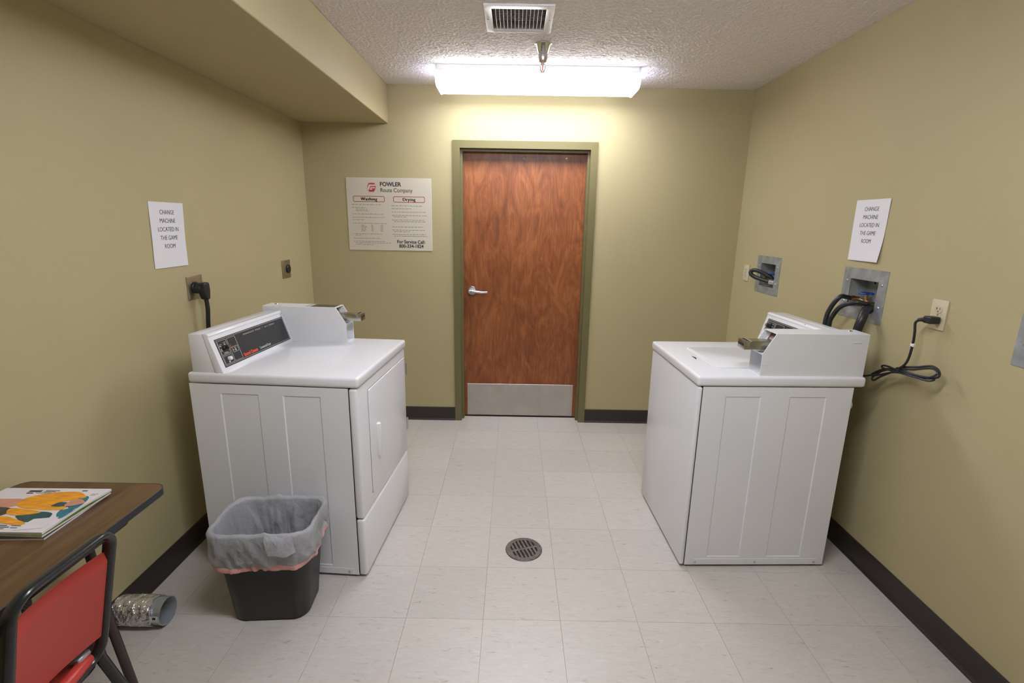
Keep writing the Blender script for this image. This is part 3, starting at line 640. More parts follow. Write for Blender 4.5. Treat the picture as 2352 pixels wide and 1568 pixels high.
# ================================================================== ELECTRICAL PLATES
def plate(yc, zc_, w_, h_, side, mat, name, label, cat, group=None):
    x = XL if side > 0 else XR; o = (x, yc, zc_ - h_ / 2)
    t = thing(name, label, cat, o, 0, group)
    part(t, 'cover_plate', rbox((x, yc - w_ / 2, zc_ - h_ / 2), (x + side * .006, yc + w_ / 2, zc_ + h_ / 2), .0022, 2), mat, o)
    return t, o, x
def duplex(t, o, x, yc, zc_, side):
    for dz in (.0195, -.0195):
        f_ = part(t, 'receptacle', prism(rrect(.033, .027, .011, 4, yc, zc_ + dz), lambda a, b, q: (q, a, b), x + side * .005, x + side * .008), 'ivory_plastic', o, fix=True)
        part(f_, 'slots', join(box((x + side * .0078, yc - .0075, zc_ + dz - .001), (x + side * .0083, yc - .0055, zc_ + dz + .008)), box((x + side * .0078, yc + .0055, zc_ + dz - .001), (x + side * .0083, yc + .0075, zc_ + dz + .009)),
             box((x + side * .0078, yc + .0055, zc_ + dz + .003), (x + side * .0083, yc + .011, zc_ + dz + .005)), cyl((x + side * .0078, yc, zc_ + dz - .007), (x + side * .0083, yc, zc_ + dz - .007), .0026, 8)), 'dark_gap', o)
    part(t, 'screw', lathe([(.0, .0072), (.003, .007), (.0032, .005)], 8, lambda a, b, z: (x + side * z, yc + a, zc_ + b)), 'satin_nickel', o)
t, o, x = plate(1.876, 1.2115, .072, .114, -1, 'ivory_plastic', 'wall_outlet', 'ivory duplex outlet with a black plug, right of the washer', 'outlet')
duplex(t, o, x, 1.876, 1.2115, -1)
t, o, x = plate(3.494, 1.2155, .078, .112, -1, 'ivory_plastic', 'wall_outlet', 'ivory duplex outlet left of the far galvanized box, near the door corner', 'outlet')
duplex(t, o, x, 3.494, 1.2155, -1)
def dryer_recept(t, o, x, yc, zc_):
    rc = part(t, 'receptacle', lathe([(.0, .016), (.024, .016), (.027, .013), (.028, .004)], 24, lambda a, b, z: (x + z, yc + a, zc_ + b)), 'black_plastic', o)
    part(rc, 'slots', join(box((x + .0155, yc - .012, zc_ - .004), (x + .0166, yc - .009, zc_ + .010)), box((x + .0155, yc + .009, zc_ - .004), (x + .0166, yc + .012, zc_ + .010)), box((x + .0155, yc - .004, zc_ - .016), (x + .0166, yc + .004, zc_ - .012))), 'dark_gap', o)
t, o, x = plate(3.282, 1.209, .116, .115, 1, 'steel_plate', 'dryer_receptacle', 'metal plate with an empty round black receptacle near the left corner', 'outlet'); dryer_recept(t, o, x, 3.300, 1.209)
t, o, x = plate(2.325, 1.209, .112, .108, 1, 'steel_plate', 'dryer_receptacle', 'metal plate behind the heavy black dryer plug on the left wall', 'outlet'); dryer_recept(t, o, x, 2.315, 1.209)
# dryer cord and plug
def wp(parent, name, g, mat):
    '''a part given in room coordinates under a turned machine'''
    root = parent.parent or parent
    m = root.matrix_basis.inverted()
    return part(parent, name, xform(g, lambda x, y, z: tuple(m @ Vector((x, y, z)))), mat)
yp, zp = 2.318, 1.206
dcord = wp(dry, 'power_cord', tube(catmull([(XL + .046, yp + .009, zp - .045), (XL + .047, yp + .011, zp - .10), (XL + .043, yp + .008, zp - .16), (XL + .036, yp + .01, zp - .25), (XL + .034, yp + .02, .82), (XL + .05, yp + .03, .70)], 8), .0095, 12), 'black_rubber')
wp(dcord, 'plug', join(lathe([(.0, .044), (.020, .043), (.025, .036), (.026, .017)], 18, lambda a, b_, z: (XL + z, yp + a, zp + b_)),
     bevel(prism([(yp - .020, zp + .026), (yp + .026, zp + .026), (yp + .030, zp - .01), (yp + .022, zp - .055), (yp - .004, zp - .055), (yp - .018, zp - .02)], lambda a, b_, q: (q, a, b_), XL + .028, XL + .062), .008, 3)), 'black_rubber')
# washer cord with bundled loops
X6 = XR - .06
wcord = wp(wsh, 'power_cord', tube(catmull([(XR - .05, 1.893, 1.189), (X6, 1.905, 1.175), (X6, 1.900, 1.14), (X6, 1.897, 1.10), (X6, 1.900, 1.05), (X6, 1.908, 1.015), (X6, 1.925, .990), (X6, 1.935, .982)], 8), .0046, 8), 'black_rubber')
wp(wcord, 'plug', join(rbox((XR - .050, 1.852, 1.178), (XR - .0085, 1.890, 1.206), .006, 3), tube(catmull([(XR - .03, 1.88, 1.192), (XR - .046, 1.888, 1.190), (XR - .056, 1.902, 1.186)], 5), lambda q: .011 - .005 * q, 10)), 'black_rubber')
def loop(pts): return tube(catmull(pts, 8), .0040, 8)
lp_ = [loop([(X6, 1.945, .978), (X6 + .005, 1.88, .992), (X6 + .008, 1.80, 1.020), (X6 + .004, 1.765, 1.012), (X6 - .006, 1.785, .990), (X6 - .004, 1.86, .978), (X6, 1.935, .977), (X6, 2.02, .945), (X6 - .004, 2.065, .905), (X6 - .01, 2.05, .893), (X6 - .008, 2.01, .925), (X6, 1.945, .970)]),
       loop([(X6 + .006, 1.94, .985), (X6 + .012, 1.87, 1.005), (X6 + .016, 1.81, 1.026), (X6 + .016, 1.775, 1.018), (X6 + .01, 1.765, .997), (X6 - .002, 1.80, .982), (X6 - .004, 1.88, .974), (X6 - .004, 1.945, .972)]),
       loop([(X6 - .006, 1.925, .968), (X6 - .004, 1.98, .972), (X6 - .004, 2.02, .968), (X6 - .002, 2.025, .958), (X6 - .006, 1.98, .960), (X6 - .006, 1.93, .966)]),
       loop([(X6 - .002, 1.955, .972), (X6, 2.02, .952), (X6, 2.072, .918), (X6 - .004, 2.068, .908), (X6 - .01, 2.02, .928), (X6 - .01, 1.94, .962), (X6 - .006, 1.86, .970), (X6 - .004, 1.79, .975), (X6 + .004, 1.77, .985)]),
       loop([(X6 - .002, 1.955, .972), (X6, 2.02, .945), (X6, 2.060, .915), (X6 - .002, 2.085, .905), (X6 - .01, 2.11, .895), (X6 - .03, 2.14, .893)])]
wp(wcord, 'cord_bundle', join(*lp_), 'black_rubber')
wp(wcord, 'cord_tie', tube([(X6 - .002, 1.925, .9785), (X6 - .002, 1.945, .971)], .0115, 10, flat=.7), 'black_plastic')
wp(wcord, 'cord_tag', rbox((X6 - .005, 1.889, 1.080), (X6 + .005, 1.905, 1.093), .002, 1), 'cord_tag')
# ================================================================== PAPERS AND SIGN
def paper(side, yc, zc_, w_, h_, label, curl, sh0=0, sh1=0):
    x = XL if side > 0 else XR; o = (x, yc, zc_ - h_ / 2)
    t = thing('paper_notice', label, 'notice', o, 0)
    nx, ny = 10, 14; us = [i / nx for i in range(nx + 1)]; vs = [j / ny for j in range(ny + 1)]
    def P(u, v, d=0):   # u 0..1 left to right as seen, v 0..1 bottom to top
        yy = yc + side * ((u - .5) * w_ * (1 - .06 * (1 - v) * (1 if curl > .004 else .3))) + side * ((sh0 * v) + sh1 * (1 - v))
        lift = .0012 + curl * (max(0, 1 - v * 1.6) ** 2) * (.35 + .65 * u) + .0015 * math.sin(u * 5 + v * 3) ** 2
        return (x + side * (lift + d), yy, zc_ + (v - .5) * h_)
    v_ = [P(u, v) for v in vs for u in us] + [P(u, v, .0004) for v in vs for u in us]; N = len(us) * len(vs); f_ = []
    for j in range(ny):
        for i in range(nx):
            a = j * (nx + 1) + i; q = (a, a + 1, a + nx + 2, a + nx + 1); f_ += [q[::-1], tuple(k + N for k in q)]
    for i in range(nx): f_ += [(i, i + 1, N + i + 1, N + i), (ny * (nx + 1) + i + 1, ny * (nx + 1) + i, N + ny * (nx + 1) + i, N + ny * (nx + 1) + i + 1)]
    for j in range(ny): a, c = j * (nx + 1), (j + 1) * (nx + 1); f_ += [(c, a, N + a, N + c), (a + nx, c + nx, N + c + nx, N + a + nx)]
    part(t, 'sheet', (v_, f_), 'paper', o, 60, fix=True)
    gs = []
    for k, tx in enumerate(('CHANGE', 'MACHINE', 'LOCATED IN', 'THE GAME', 'ROOM')):
        gs.append(tg(tx, .0265, lambda a, c, z, k=k: P(.5 + a / w_, .845 - .130 * k + c / h_, .0006 + z), wide=.86, bold=-.00015))
    part(t, 'lettering', join(*gs), 'ink', o, 0, label='black lettering CHANGE MACHINE LOCATED IN THE GAME ROOM')
    return t
paper(1, 2.196, 1.4515, .216, .274, 'white notice about the change machine taped to the left wall above the dryer plug', .002, .008, -.008)
paper(-1, 2.345, 1.518, .222, .276, 'white notice about the change machine on the right wall, its lower edge curling', .010, 0, .0)
# company instruction sign on the back wall
SX0, SX1, SZ0, SZ1 = -1.206, -.599, 1.318, 1.8245; o = ((SX0 + SX1) / 2, YB, SZ0)
t = thing('instruction_sign', 'cream laundry instruction board headed FOWLER Route Company beside the door', 'sign', o)
part(t, 'board', rbox((SX0, YB - .004, SZ0), (SX1, YB, SZ1), .001, 1), 'sign_board', o)
SW, SH = SX1 - SX0, SZ1 - SZ0
def sp2(x, y, z=0): return (SX0 + x * SW, YB - .0042 - z, SZ1 - y * SH)     # x,y as fractions of the board, y downward
def stx(tx, x, y, size, align='LEFT', wide=1, bold=0, space=1): return tg(tx, size, lambda a, b_, z: (SX0 + x * SW + a, YB - .0043 - z, SZ1 - y * SH + b_), align, wide, bold, .0002, space)
part(t, 'heading', stx('FOWLER', .396, .088, .0385, wide=1.0, bold=.0011), 'ink', o, 0, label='bold black lettering FOWLER')
part(t, 'heading', stx('Route Company', .398, .168, .0405, wide=.86), 'ink', o, 0, label='thin black lettering Route Company')
part(t, 'heading', join(*[stx(w_, x_ + dx_, .290, .0300, 'CENTER', 1.0, 0, 1.14) for w_, x_ in (('Washing', .262), ('Drying', .735)) for dx_ in (-.0022, -.0011, 0, .0011, .0022)]), 'ink', o, 0, label='bold lettering Washing and Drying')
part(t, 'heading', join(stx('For Service Call:', .745, .878, .0335, 'CENTER', .92, .0008), stx('800-334-1824', .747, .938, .0345, 'CENTER', .92, .0008)), 'ink', o, 0, label='lettering For Service Call: 800-334-1824')
def pill(cx, cy, w_, h_):
    a = [(sp2(cx, cy)[0] + p[0], sp2(cx, cy)[2] + p[1]) for p in rrect(w_, h_, .010, 5)]; b_ = [(sp2(cx, cy)[0] + p[0], sp2(cx, cy)[2] + p[1]) for p in rrect(w_ - .007, h_ - .007, .007, 5)]
    n_ = len(a); v_ = [(p[0], YB - .0041, p[1]) for p in a] + [(p[0], YB - .0041, p[1]) for p in b_] + [(p[0], YB - .0047, p[1]) for p in a] + [(p[0], YB - .0047, p[1]) for p in b_]
    f_ = []
    for k in range(n_):
        j = (k + 1) % n_; f_ += [(2 * n_ + k, 2 * n_ + j, 3 * n_ + j, 3 * n_ + k), (k, j, 2 * n_ + j, 2 * n_ + k), (n_ + k, 3 * n_ + k, 3 * n_ + j, n_ + j)]
    return fixn((v_, f_))
part(t, 'title_box', pill(.262, .288, .226, .041), 'sign_red', o, 0); part(t, 'title_box', pill(.735, .288, .226, .041), 'sign_red', o, 0)
# emblem: pink hexagon, dark red hexagon, cream stylised stroke
lx, lz = sp2(.298, .130)[0], sp2(.298, .130)[2]
def epoly(pts, d0, d1): return prism([(lx + a * .036, lz + b_ * .036) for a, b_ in pts], lambda a, b_, q: (a, YB - .0042 - q, b_), d0, d1)
em = part(t, 'emblem', epoly([(-.55, .92), (.62, .92), (.98, .42), (.80, -.45), (.45, -.95), (-.62, -.95), (-.98, -.35), (-.82, .35)], 0, .0003), 'sign_pink', o, 0, label='red hexagonal emblem')
part(em, 'emblem_field', epoly([(-.50, .78), (.55, .78), (.86, .40), (.70, -.40), (.40, -.80), (-.40, -.80), (-.60, -.55), (-.75, .25)], .0003, .0005), 'sign_red', o, 0)
part(em, 'emblem_stroke', join(epoly([(-.92, -.50), (-.48, .55), (.96, .55), (.82, .25), (-.20, .25), (-.52, -.50)], .0005, .0007), epoly([(-.38, -.48), (-.12, .08), (.72, .08), (.56, -.28), (.16, -.28), (.06, -.48)], .0005, .0007)), 'sign_board', o, 0)
part(em, 'emblem_stroke', epoly([(.02, -.10), (.52, -.10), (.46, -.22), (-.04, -.22)], .0007, .0009), 'sign_red', o, 0)
# fine print: rows of word-length strokes, too small to read in the photograph
rnd = random.Random(5)
def fine(x0, x1, y, h_=.0030):
    gs = []; x = x0
    while x < x1 - .01:
        wl = min(rnd.uniform(.012, .042), x1 - x)
        gs.append(xform(box((x, y * 1.0 - h_, 0), (x + wl, y + h_, .0002)), lambda a, b_, c: sp2(a, b_, c))); x += wl + .008
    return join(*gs)
rows = [(.055, .40, .370), (.055, .21, .410), (.10, .235, .432), (.10, .245, .454), (.055, .43, .500), (.055, .445, .545), (.055, .19, .580), (.055, .46, .628),
        (.06, .40, .775), (.08, .165, .795), (.06, .37, .838), (.06, .43, .880), (.08, .50, .902), (.08, .29, .925),
        (.525, .89, .380), (.525, .76, .420), (.525, .945, .465), (.525, .94, .512), (.545, .70, .532), (.525, .91, .575), (.545, .94, .598),
        (.525, .905, .672), (.525, .92, .715), (.545, .73, .738), (.525, .94, .775), (.545, .94, .800)]
rows = [(a + .0, b_, y - .004) for a, b_, y in rows]
tb = [(c, c + l_, .650 + .0135 * k) for k in range(7) for c, l_ in ((.155, .05 + .02 * ((k * 7) % 3) / 2), (.275, .03), (.385, .035))]
part(t, 'fine_print', fixn(join(*[fine(*r_) for r_ in rows], *[fine(a, b_, y, .0026) for a, b_, y in tb])), 'ink_grey', o, 0)
# ================================================================== CEILING REGISTER
vc = (.003, 2.551, H)
t = thing('ceiling_vent', 'white ceiling air register with dark louvers in front of the light', 'vent', vc)
fo = (-.150, .158, 2.393, 2.706)
part(t, 'frame', bevel(sheet([fo[0], fo[1], vx0 + .002, vx1 - .002], [fo[2], fo[3], vy0 + .002, vy1 - .002], [(vx0 + .002, vx1 - .002, vy0 + .002, vy1 - .002)], lambda u, v, q: (u, v, H - .009 + q), .009), .0012, 1), 'ceiling_hw', vc)
part(t, 'duct_throat', join(box((vx0 - .004, vy0 - .004, H + .10), (vx1 + .004, vy1 + .004, H + .104)), box((vx0 - .003, vy0, H + .004), (vx0, vy1, H + .10)), box((vx1, vy0, H + .004), (vx1 + .003, vy1, H + .10)), box((vx0, vy1, H + .004), (vx1, vy1 + .003, H + .10)), box((vx0, vy0 - .003, H + .004), (vx1, vy0, H + .10))), 'dark_gap', vc, 0)
slm = mesh('louver', box((-.0011, -.118, -.009), (.0011, .118, .009)), 'ceiling_hw', 0)
for k in range(13): link('louver', slm, t, (vx0 + .0175 + k * .0174 - vc[0], .0, .002), (0, R(-12 + 2 * k), 0))
bkm = mesh('damper_blade', box((-.120, -.0055, -.0015), (.120, .0055, .0015)), 'ceiling_hw', 0)
for k in range(12): link('damper_blade', bkm, t, (0, -.108 + k * .0185, .026), (R(25), 0, 0))
sm = mesh('screw', lathe([(.0, -.003), (.004, -.002), (.005, 0)], 10), 'satin_nickel')
for x in (-.137, .143): link('screw', sm, t, (x - vc[0], 0, -.009))
# ================================================================== SPRINKLER
sx, sy = .133, 2.876; o = (sx, sy, H)
t = thing('fire_sprinkler', 'chrome pendent sprinkler head hanging from the ceiling before the light', 'sprinkler', o)
def zz(prof, n_=24): return lathe([(r_, H - z) for r_, z in prof], n_, lambda x, y, z: (sx + x, sy + y, z))
part(t, 'escutcheon', zz([(.044, 0), (.0445, .003), (.041, .005), (.026, .046), (.024, .048), (.0, .048)]), 'chrome', o)
part(t, 'cup', zz([(.024, .046), (.0255, .050), (.0255, .075), (.022, .086), (.014, .090), (.0, .090)]), 'satin_nickel', o)
part(t, 'orifice_nut', zz([(.010, .088), (.010, .098), (.006, .102), (.0, .102)], 6), 'chrome', o)
for s in (-1, 1): part(t, 'frame_arm', tube(catmull([(sx + s * .008, sy, H - .094), (sx + s * .0125, sy, H - .106), (sx + s * .012, sy, H - .122), (sx + s * .004, sy, H - .134)], 5), .0021, 8), 'chrome', o)
part(t, 'glass_bulb', zz([(.0008, .101), (.0022, .104), (.0022, .126), (.0008, .131)], 10), 'print_red', o)
part(t, 'deflector', zz([(.0, .132), (.004, .133), (.0125, .1355), (.0125, .1372), (.0, .1372)], 20), 'chrome', o)
# ================================================================== CEILING LIGHTS
def light(x0, x1, y0, y1, label, lens, nm='ceiling_light'):
    o = ((x0 + x1) / 2, (y0 + y1) / 2, H); t = thing(nm, label, 'light', o)
    zr, zs, zb2_ = H - .036, H - .082, H - .112
    part(t, 'housing', rbox((x0 + .006, y0 + .012, H - .020), (x1 - .006, y1 - .012, H), .002, 1), 'ceiling_hw', o)
    rim = [(y0, H - .001), (y0 - .0, zr), (y0 + .008, zr), (y0 + .010, H - .001)]
    part(t, 'lens_rim', join(prism(rim, lambda a, z, q: (q, a, z), x0 + .004, x1 - .004), prism([(y1 - (p[0] - y0), p[1]) for p in rim], lambda a, z, q: (q, a, z), x0 + .004, x1 - .004)), 'lens_rim', o, 20)
    pr = [(y0 + .001, zr - .0005), (y0 + .001, zs), (y0 + .010, zs - .018), (y0 + .034, zb2_), (y1 - .034, zb2_), (y1 - .010, zs - .018), (y1 - .001, zs), (y1 - .001, zr - .0005)]
    part(t, 'diffuser', prism(pr[2:6], lambda a, z, q: (q, a, z), x0 + .014, x1 - .014), lens, o, 20)
    for sfx, q_ in zip(('_side', '_rear'), ([pr[0], pr[1], pr[2], (pr[2][0] + .006, pr[2][1]), (pr[1][0] + .008, pr[1][1]), (pr[0][0] + .008, pr[0][1])], [pr[7], pr[6], pr[5], (pr[5][0] - .006, pr[5][1]), (pr[6][0] - .008, pr[6][1]), (pr[7][0] - .008, pr[7][1])])):
        part(t, 'diffuser_side', prism(q_, lambda a, z, q: (q, a, z), x0 + .014, x1 - .014), lens + sfx, o, 20)
    cp_ = [(y0 - .004, H - .001), (y0 - .004, zs), (y0 + .006, zs - .02), (y0 + .032, zb2_ - .005), (y1 - .032, zb2_ - .005), (y1 - .006, zs - .02), (y1 + .004, zs), (y1 + .004, H - .001)]
    for a, b_ in ((x0, x0 + .013), (x1 - .013, x1)): part(t, 'end_cap', bevel(prism(cp_, lambda p, z, q: (q, p, z), a, b_), .002, 2), 'end_cap_acrylic', o)
    return t
light(-.488, .735, 3.236, 3.500, 'long white wraparound ceiling light glowing above the door', 'lens')
light(-.488, .735, .85, 1.11, 'second wraparound ceiling light at the unseen end of the room', 'lens2')
# ================================================================== FLOOR DRAIN
dc = (.070, 2.097, 0)
t = thing('floor_drain', 'round dark metal floor drain grate between washer and dryer', 'drain', dc, R(19))
def ann(r0, r1, z0, z1, n_=40):
    return fixn(loft([[(r_ * math.cos(2 * math.pi * k / n_), r_ * math.sin(2 * math.pi * k / n_), z) for k in range(n_)] for r_, z in ((r0, z0), (r1, z0), (r1, z1 * .4), (r1 - .003, z1), (r0, z1), (r0, z0))], False, False))
part(t, 'rim', ann(.066, .088, .0003, .005), 'drain_metal')
part(t, 'sump', lathe([(.068, .0002), (.068, .0008)], 32), 'dark_gap')
part(t, 'cross_bar', box((-.067, -.006, .0008), (.067, .006, .0046)), 'drain_metal', sm=0)
for k in range(8):
    xx = (k - 3.5) * .0183; hh = math.sqrt(.0675 ** 2 - max(0, abs(xx) - .004) ** 2)
    part(t, 'grate_bar', box((xx - .0047, -hh, .0008), (xx + .0047, hh, .0045)), 'drain_metal', sm=0)
# ================================================================== TRASH BIN AND BAG
bc = (-.940, 1.733, 0); BA = R(4)
t = thing('waste_bin', 'black plastic waste bin standing against the side of the dryer', 'bin', bc, BA)
def brl(w_, d_, r_, z, n_=8, wob=None):
    out = []
    for k, (a, b_) in enumerate(rrect(w_, d_, r_, n_)):
        if wob: a, b_, zz_ = wob(a, b_, z, k); out.append((a, b_, zz_))
        else: out.append((a, b_, z))
    return out
def bw(z): q = z / .385; return .285 + .075 * q, .200 + .058 * q, .055 + .012 * q
LO = [brl(bw(0)[0] - .012, bw(0)[1] - .012, .05, 0), brl(*bw(.008), .008), brl(*bw(.19), .19), brl(*bw(.372), .372), brl(bw(.372)[0] + .012, bw(.372)[1] + .012, .070, .374), brl(bw(.385)[0] + .012, bw(.385)[1] + .012, .070, .385)]
LI = [brl(bw(.385)[0] - .004, bw(.385)[1] - .004, .064, .385), brl(bw(.2)[0] - .006, bw(.2)[1] - .006, .058, .2), brl(bw(.006)[0] - .008, bw(.006)[1] - .008, .05, .006)]
part(t, 'bin_body', fixn(loft(LO + LI)), 'bin_plastic', sm=40)
t = thing('trash_bag', 'translucent white trash bag folded over the rim of the black bin', 'trash bag', bc, BA)
rn = random.Random(11); NB = 18
PH_ = [(rn.uniform(0, 6.28), rn.uniform(.4, 1)) for _ in range(8)]
def wav(a, s=0): return sum(m_ * math.sin((k + 2) * a + p_ + s * (k + 1)) / (k + 1.5) for k, (p_, m_) in enumerate(PH_))
from mathutils import noise as MN
def bag_loop(scale_off, z, amp, zamp, s):
    w_, d_, r_ = bw(min(z, .385)); pts = rrect(w_ + scale_off, d_ + scale_off, min(r_ + .01, .07), NB); out = []
    # resample the outline evenly so that the film can crease everywhere
    P = [Vector(p) for p in pts] + [Vector(pts[0])]; L = [0]
    for a, b_ in zip(P, P[1:]): L.append(L[-1] + (b_ - a).length)
    N_ = 150; k = 0
    for i in range(N_):
        d = L[-1] * i / N_
        while L[k + 1] < d: k += 1
        q = P[k].lerp(P[k + 1], (d - L[k]) / max(1e-9, L[k + 1] - L[k]))
        th = math.atan2(q.y, q.x); Lq = q.length
        ns = MN.noise(Vector((th * 3.2, z * 26, s * .2))) + .6 * MN.noise(Vector((th * 9 + z * 30, z * 12, 3))) + .25 * MN.noise(Vector((th * 24, z * 40, 7)))
        kk = 1 + amp * (ns if z > .37 or scale_off > 0 else min(0, ns - .45)) / Lq
        out.append((q.x * kk, q.y * kk, z + zamp * MN.noise(Vector((th * 2.6, 5, 1))) * 1.6 + zamp * .7 * MN.noise(Vector((th * 8, 2, 1)))))
    return out
loops = []
for z, off_, amp, zamp, s in ((.050, -.06, .010, .01, 0), (.09, -.045, .016, .008, 0), (.13, -.04, .020, .008, 0), (.17, -.036, .020, .006, 0), (.21, -.034, .022, .006, 0), (.25, -.032, .022, .005, 0), (.29, -.028, .020, .005, 0), (.325, -.024, .016, .005, 0), (.355, -.018, .010, .004, 0), (.380, -.014, .004, .003, 0), (.392, -.008, .002, .004, 0)): loops.append(bag_loop(off_, z, amp, zamp, s))
loops.append(bag_loop(.002, .403, .002, .005, 0)); loops.append(bag_loop(.018, .404, .002, .005, 0)); loops.append(bag_loop(.028, .392, .003, .005, 0))
def sk(off_, z, amp, zamp, s):
    out = []
    for x, y, _ in bag_loop(off_, z, amp, zamp, s):
        th = math.atan2(y, x)
        drop = .34 * max(0, -y / .14) - .05 * (x / .19) - .10 * max(0, y / .14) + .16 * MN.noise(Vector((th * 2.2, 9, 4))) + .05 * MN.noise(Vector((th * 9, 1, 4)))
        out.append((x, y, z - (.385 - z) * drop))
    return out
for z, off_, amp in ((.368, .032, .008), (.352, .036, .012), (.335, .039, .015), (.320, .040, .016), (.306, .040, .015), (.296, .039, .013)): loops.append(sk(off_, z, amp, 0, 0))
part(t, 'bag', loft(loops, True, False), 'bag_film', sm=80)
a0 = sk(.0390, .299, .013, 0, 0); a1 = sk(.0415, .298, .013, 0, 0); b1 = sk(.0405, .285, .012, 0, 0); b0 = sk(.0380, .285, .012, 0, 0)
part(t, 'drawstring', fixn(loft([a0, a1, b1, b0, a0], False, False)), 'drawstring', sm=70, label='pale red drawstring hem')
# folded flap on the front right corner
fw = []
for j in range(6):
    for i in range(7):
        x = .040 + .095 * i / 6 + .01 * j / 5; z = .405 - .075 * j / 5 + .006 * math.sin(i * 1.3)
        y = -.160 + .014 * (max(0, i - 2) / 4) ** 2 - .003 * math.sin(i * 2 + j) - .004 * j / 5 + (.008 if j == 0 else 0)
        fw.append((x, y, z))
part(t, 'bag_fold', (fw, [(j * 7 + i, j * 7 + i + 1, j * 7 + i + 8, j * 7 + i + 7) for j in range(5) for i in range(6)]), 'bag_film', sm=70)
# ================================================================== DUCT STUB
YD = 1.618; o = (XL, YD, 0); rD = .0508; zD = rD + .002
t = thing('vent_duct', 'foil-taped sheet metal dryer duct stub lying out of the left wall on the floor', 'duct', o)
def ring(x, r_, yy=YD, n_=36, tilt=0): return [(x + tilt * math.cos(2 * math.pi * k / n_), yy + r_ * math.sin(2 * math.pi * k / n_), zD + r_ * math.cos(2 * math.pi * k / n_)) for k in range(n_)]
XE = -1.310
cl = part(t, 'collar', fixn(loft([ring(XL, rD - .002), ring(XE - .012, rD - .001), ring(XE - .010, rD), ring(XE, rD), ring(XE, rD - .0015), ring(XE - .012, rD - .0025), ring(XL + .002, rD - .0035)], False, True)), 'duct_metal', o, 50)
rn = random.Random(3)
for x0, wd, dr_ in ((XL + .002, .050, 0), (XL + .043, .046, .0012), (XL + .080, .042, .0022), (XL + .112, .040, .0012)):
    rr = [[(x0 + wd * q + .006 * math.sin(k * .35 + x0 * 60), YD + (rD + dr_ + .0012 + rn.uniform(0, .0042)) * math.sin(2 * math.pi * k / 36), zD + (rD + dr_ + .0012 + rn.uniform(0, .0042)) * math.cos(2 * math.pi * k / 36)) for k in range(36)] for q in (0, .2, .4, .6, .8, 1)]
    inn = [[(x0 + wd * q + .006 * math.sin(k * .35 + x0 * 60), YD + rD * math.sin(2 * math.pi * k / 36), zD + rD * math.cos(2 * math.pi * k / 36)) for k in range(36)] for q in (1, 0)]
    part(t, 'foil_tape', fixn(loft([inn[1]] + rr + [inn[0]], False, False)), 'foil_tape', o, 25)
def dst(x, a, d=0): return (x, YD + (rD + .0006 + d) * math.sin(a), zD + (rD + .0006 + d) * math.cos(a))
aa = [R(-72 - 7 * k) for k in range(5)]
st = part(t, 'sticker', fixn(([dst(XE - .036, a) for a in aa] + [dst(XE - .004, a) for a in aa] + [dst(XE - .036, a, .0004) for a in aa] + [dst(XE - .004, a, .0004) for a in aa],
     [q for k in range(4) for q in ((k, k + 1, 6 + k, 5 + k), (10 + k, 15 + k, 16 + k, 11 + k))] + [(0, 5, 15, 10), (4, 14, 19, 9)] + [q for k in range(4) for q in ((k, 10 + k, 11 + k, k + 1), (5 + k, 6 + k, 16 + k, 15 + k))])), 'sticker', o)
part(st, 'sticker_print', fixn(loft([[dst(XE - .024, R(-76), .0005), dst(XE - .012, R(-76), .0005), dst(XE - .012, R(-86), .0005), dst(XE - .024, R(-86), .0005)], [dst(XE - .024, R(-76), .0008), dst(XE - .012, R(-76), .0008), dst(XE - .012, R(-86), .0008), dst(XE - .024, R(-86), .0008)]])), 'ink', o)
# ================================================================== FOLDING TABLE
tz = .737; tx0, tx1, ty0, ty1 = XL + .016, -1.043, -.16, 1.366
o = ((tx0 + tx1) / 2, (ty0 + ty1) / 2, 0)
t = thing('folding_table', 'narrow wood-grain folding table with black edge along the left wall', 'table', o)
tp = rrect(tx1 - tx0, ty1 - ty0, .035, 6, o[0], o[1])
part(t, 'table_top', prism(tp, lambda a, b_, q: (a, b_, q), tz - .018, tz), 'table_wood', o, 30)
ti = rrect(tx1 - tx0 + .006, ty1 - ty0 + .006, .038, 6, o[0], o[1]); n = len(tp)
part(t, 'edge_band', fixn(loft([[(a, b_, tz - .022) for a, b_ in tp], [(a, b_, tz - .021) for a, b_ in ti], [(a, b_, tz - .001) for a, b_ in ti], [(a, b_, tz + .0004) for a, b_ in rrect(tx1 - tx0 + .002, ty1 - ty0 + .002, .036, 6, o[0], o[1])], [(a, b_, tz - .001) for a, b_ in rrect(tx1 - tx0 - .0005, ty1 - ty0 - .0005, .035, 6, o[0], o[1])], [(a, b_, tz - .022) for a, b_ in rrect(tx1 - tx0 - .0005, ty1 - ty0 - .0005, .035, 6, o[0], o[1])]], False, False)), 'table_edge', o, 30)
for xa in (tx0 + .045, tx1 - .045):
    part(t, 'apron_rail', bevel(prism([(ty0 + .10, tz - .0185), (ty0 + .10, tz - .035), (ty0 + .125, tz - .058), (ty1 - .125, tz - .058), (ty1 - .10, tz - .035), (ty1 - .10, tz - .0185)], lambda a, b_, q: (q, a, b_), xa - .010, xa + .010), .003, 1), 'table_steel', o)
for yy in (ty0 + .165, ty1 - .165): part(t, 'apron_rail', rbox((tx0 + .055, yy - .01, tz - .05), (tx1 - .055, yy + .01, tz - .0185), .003, 1), 'table_steel', o)
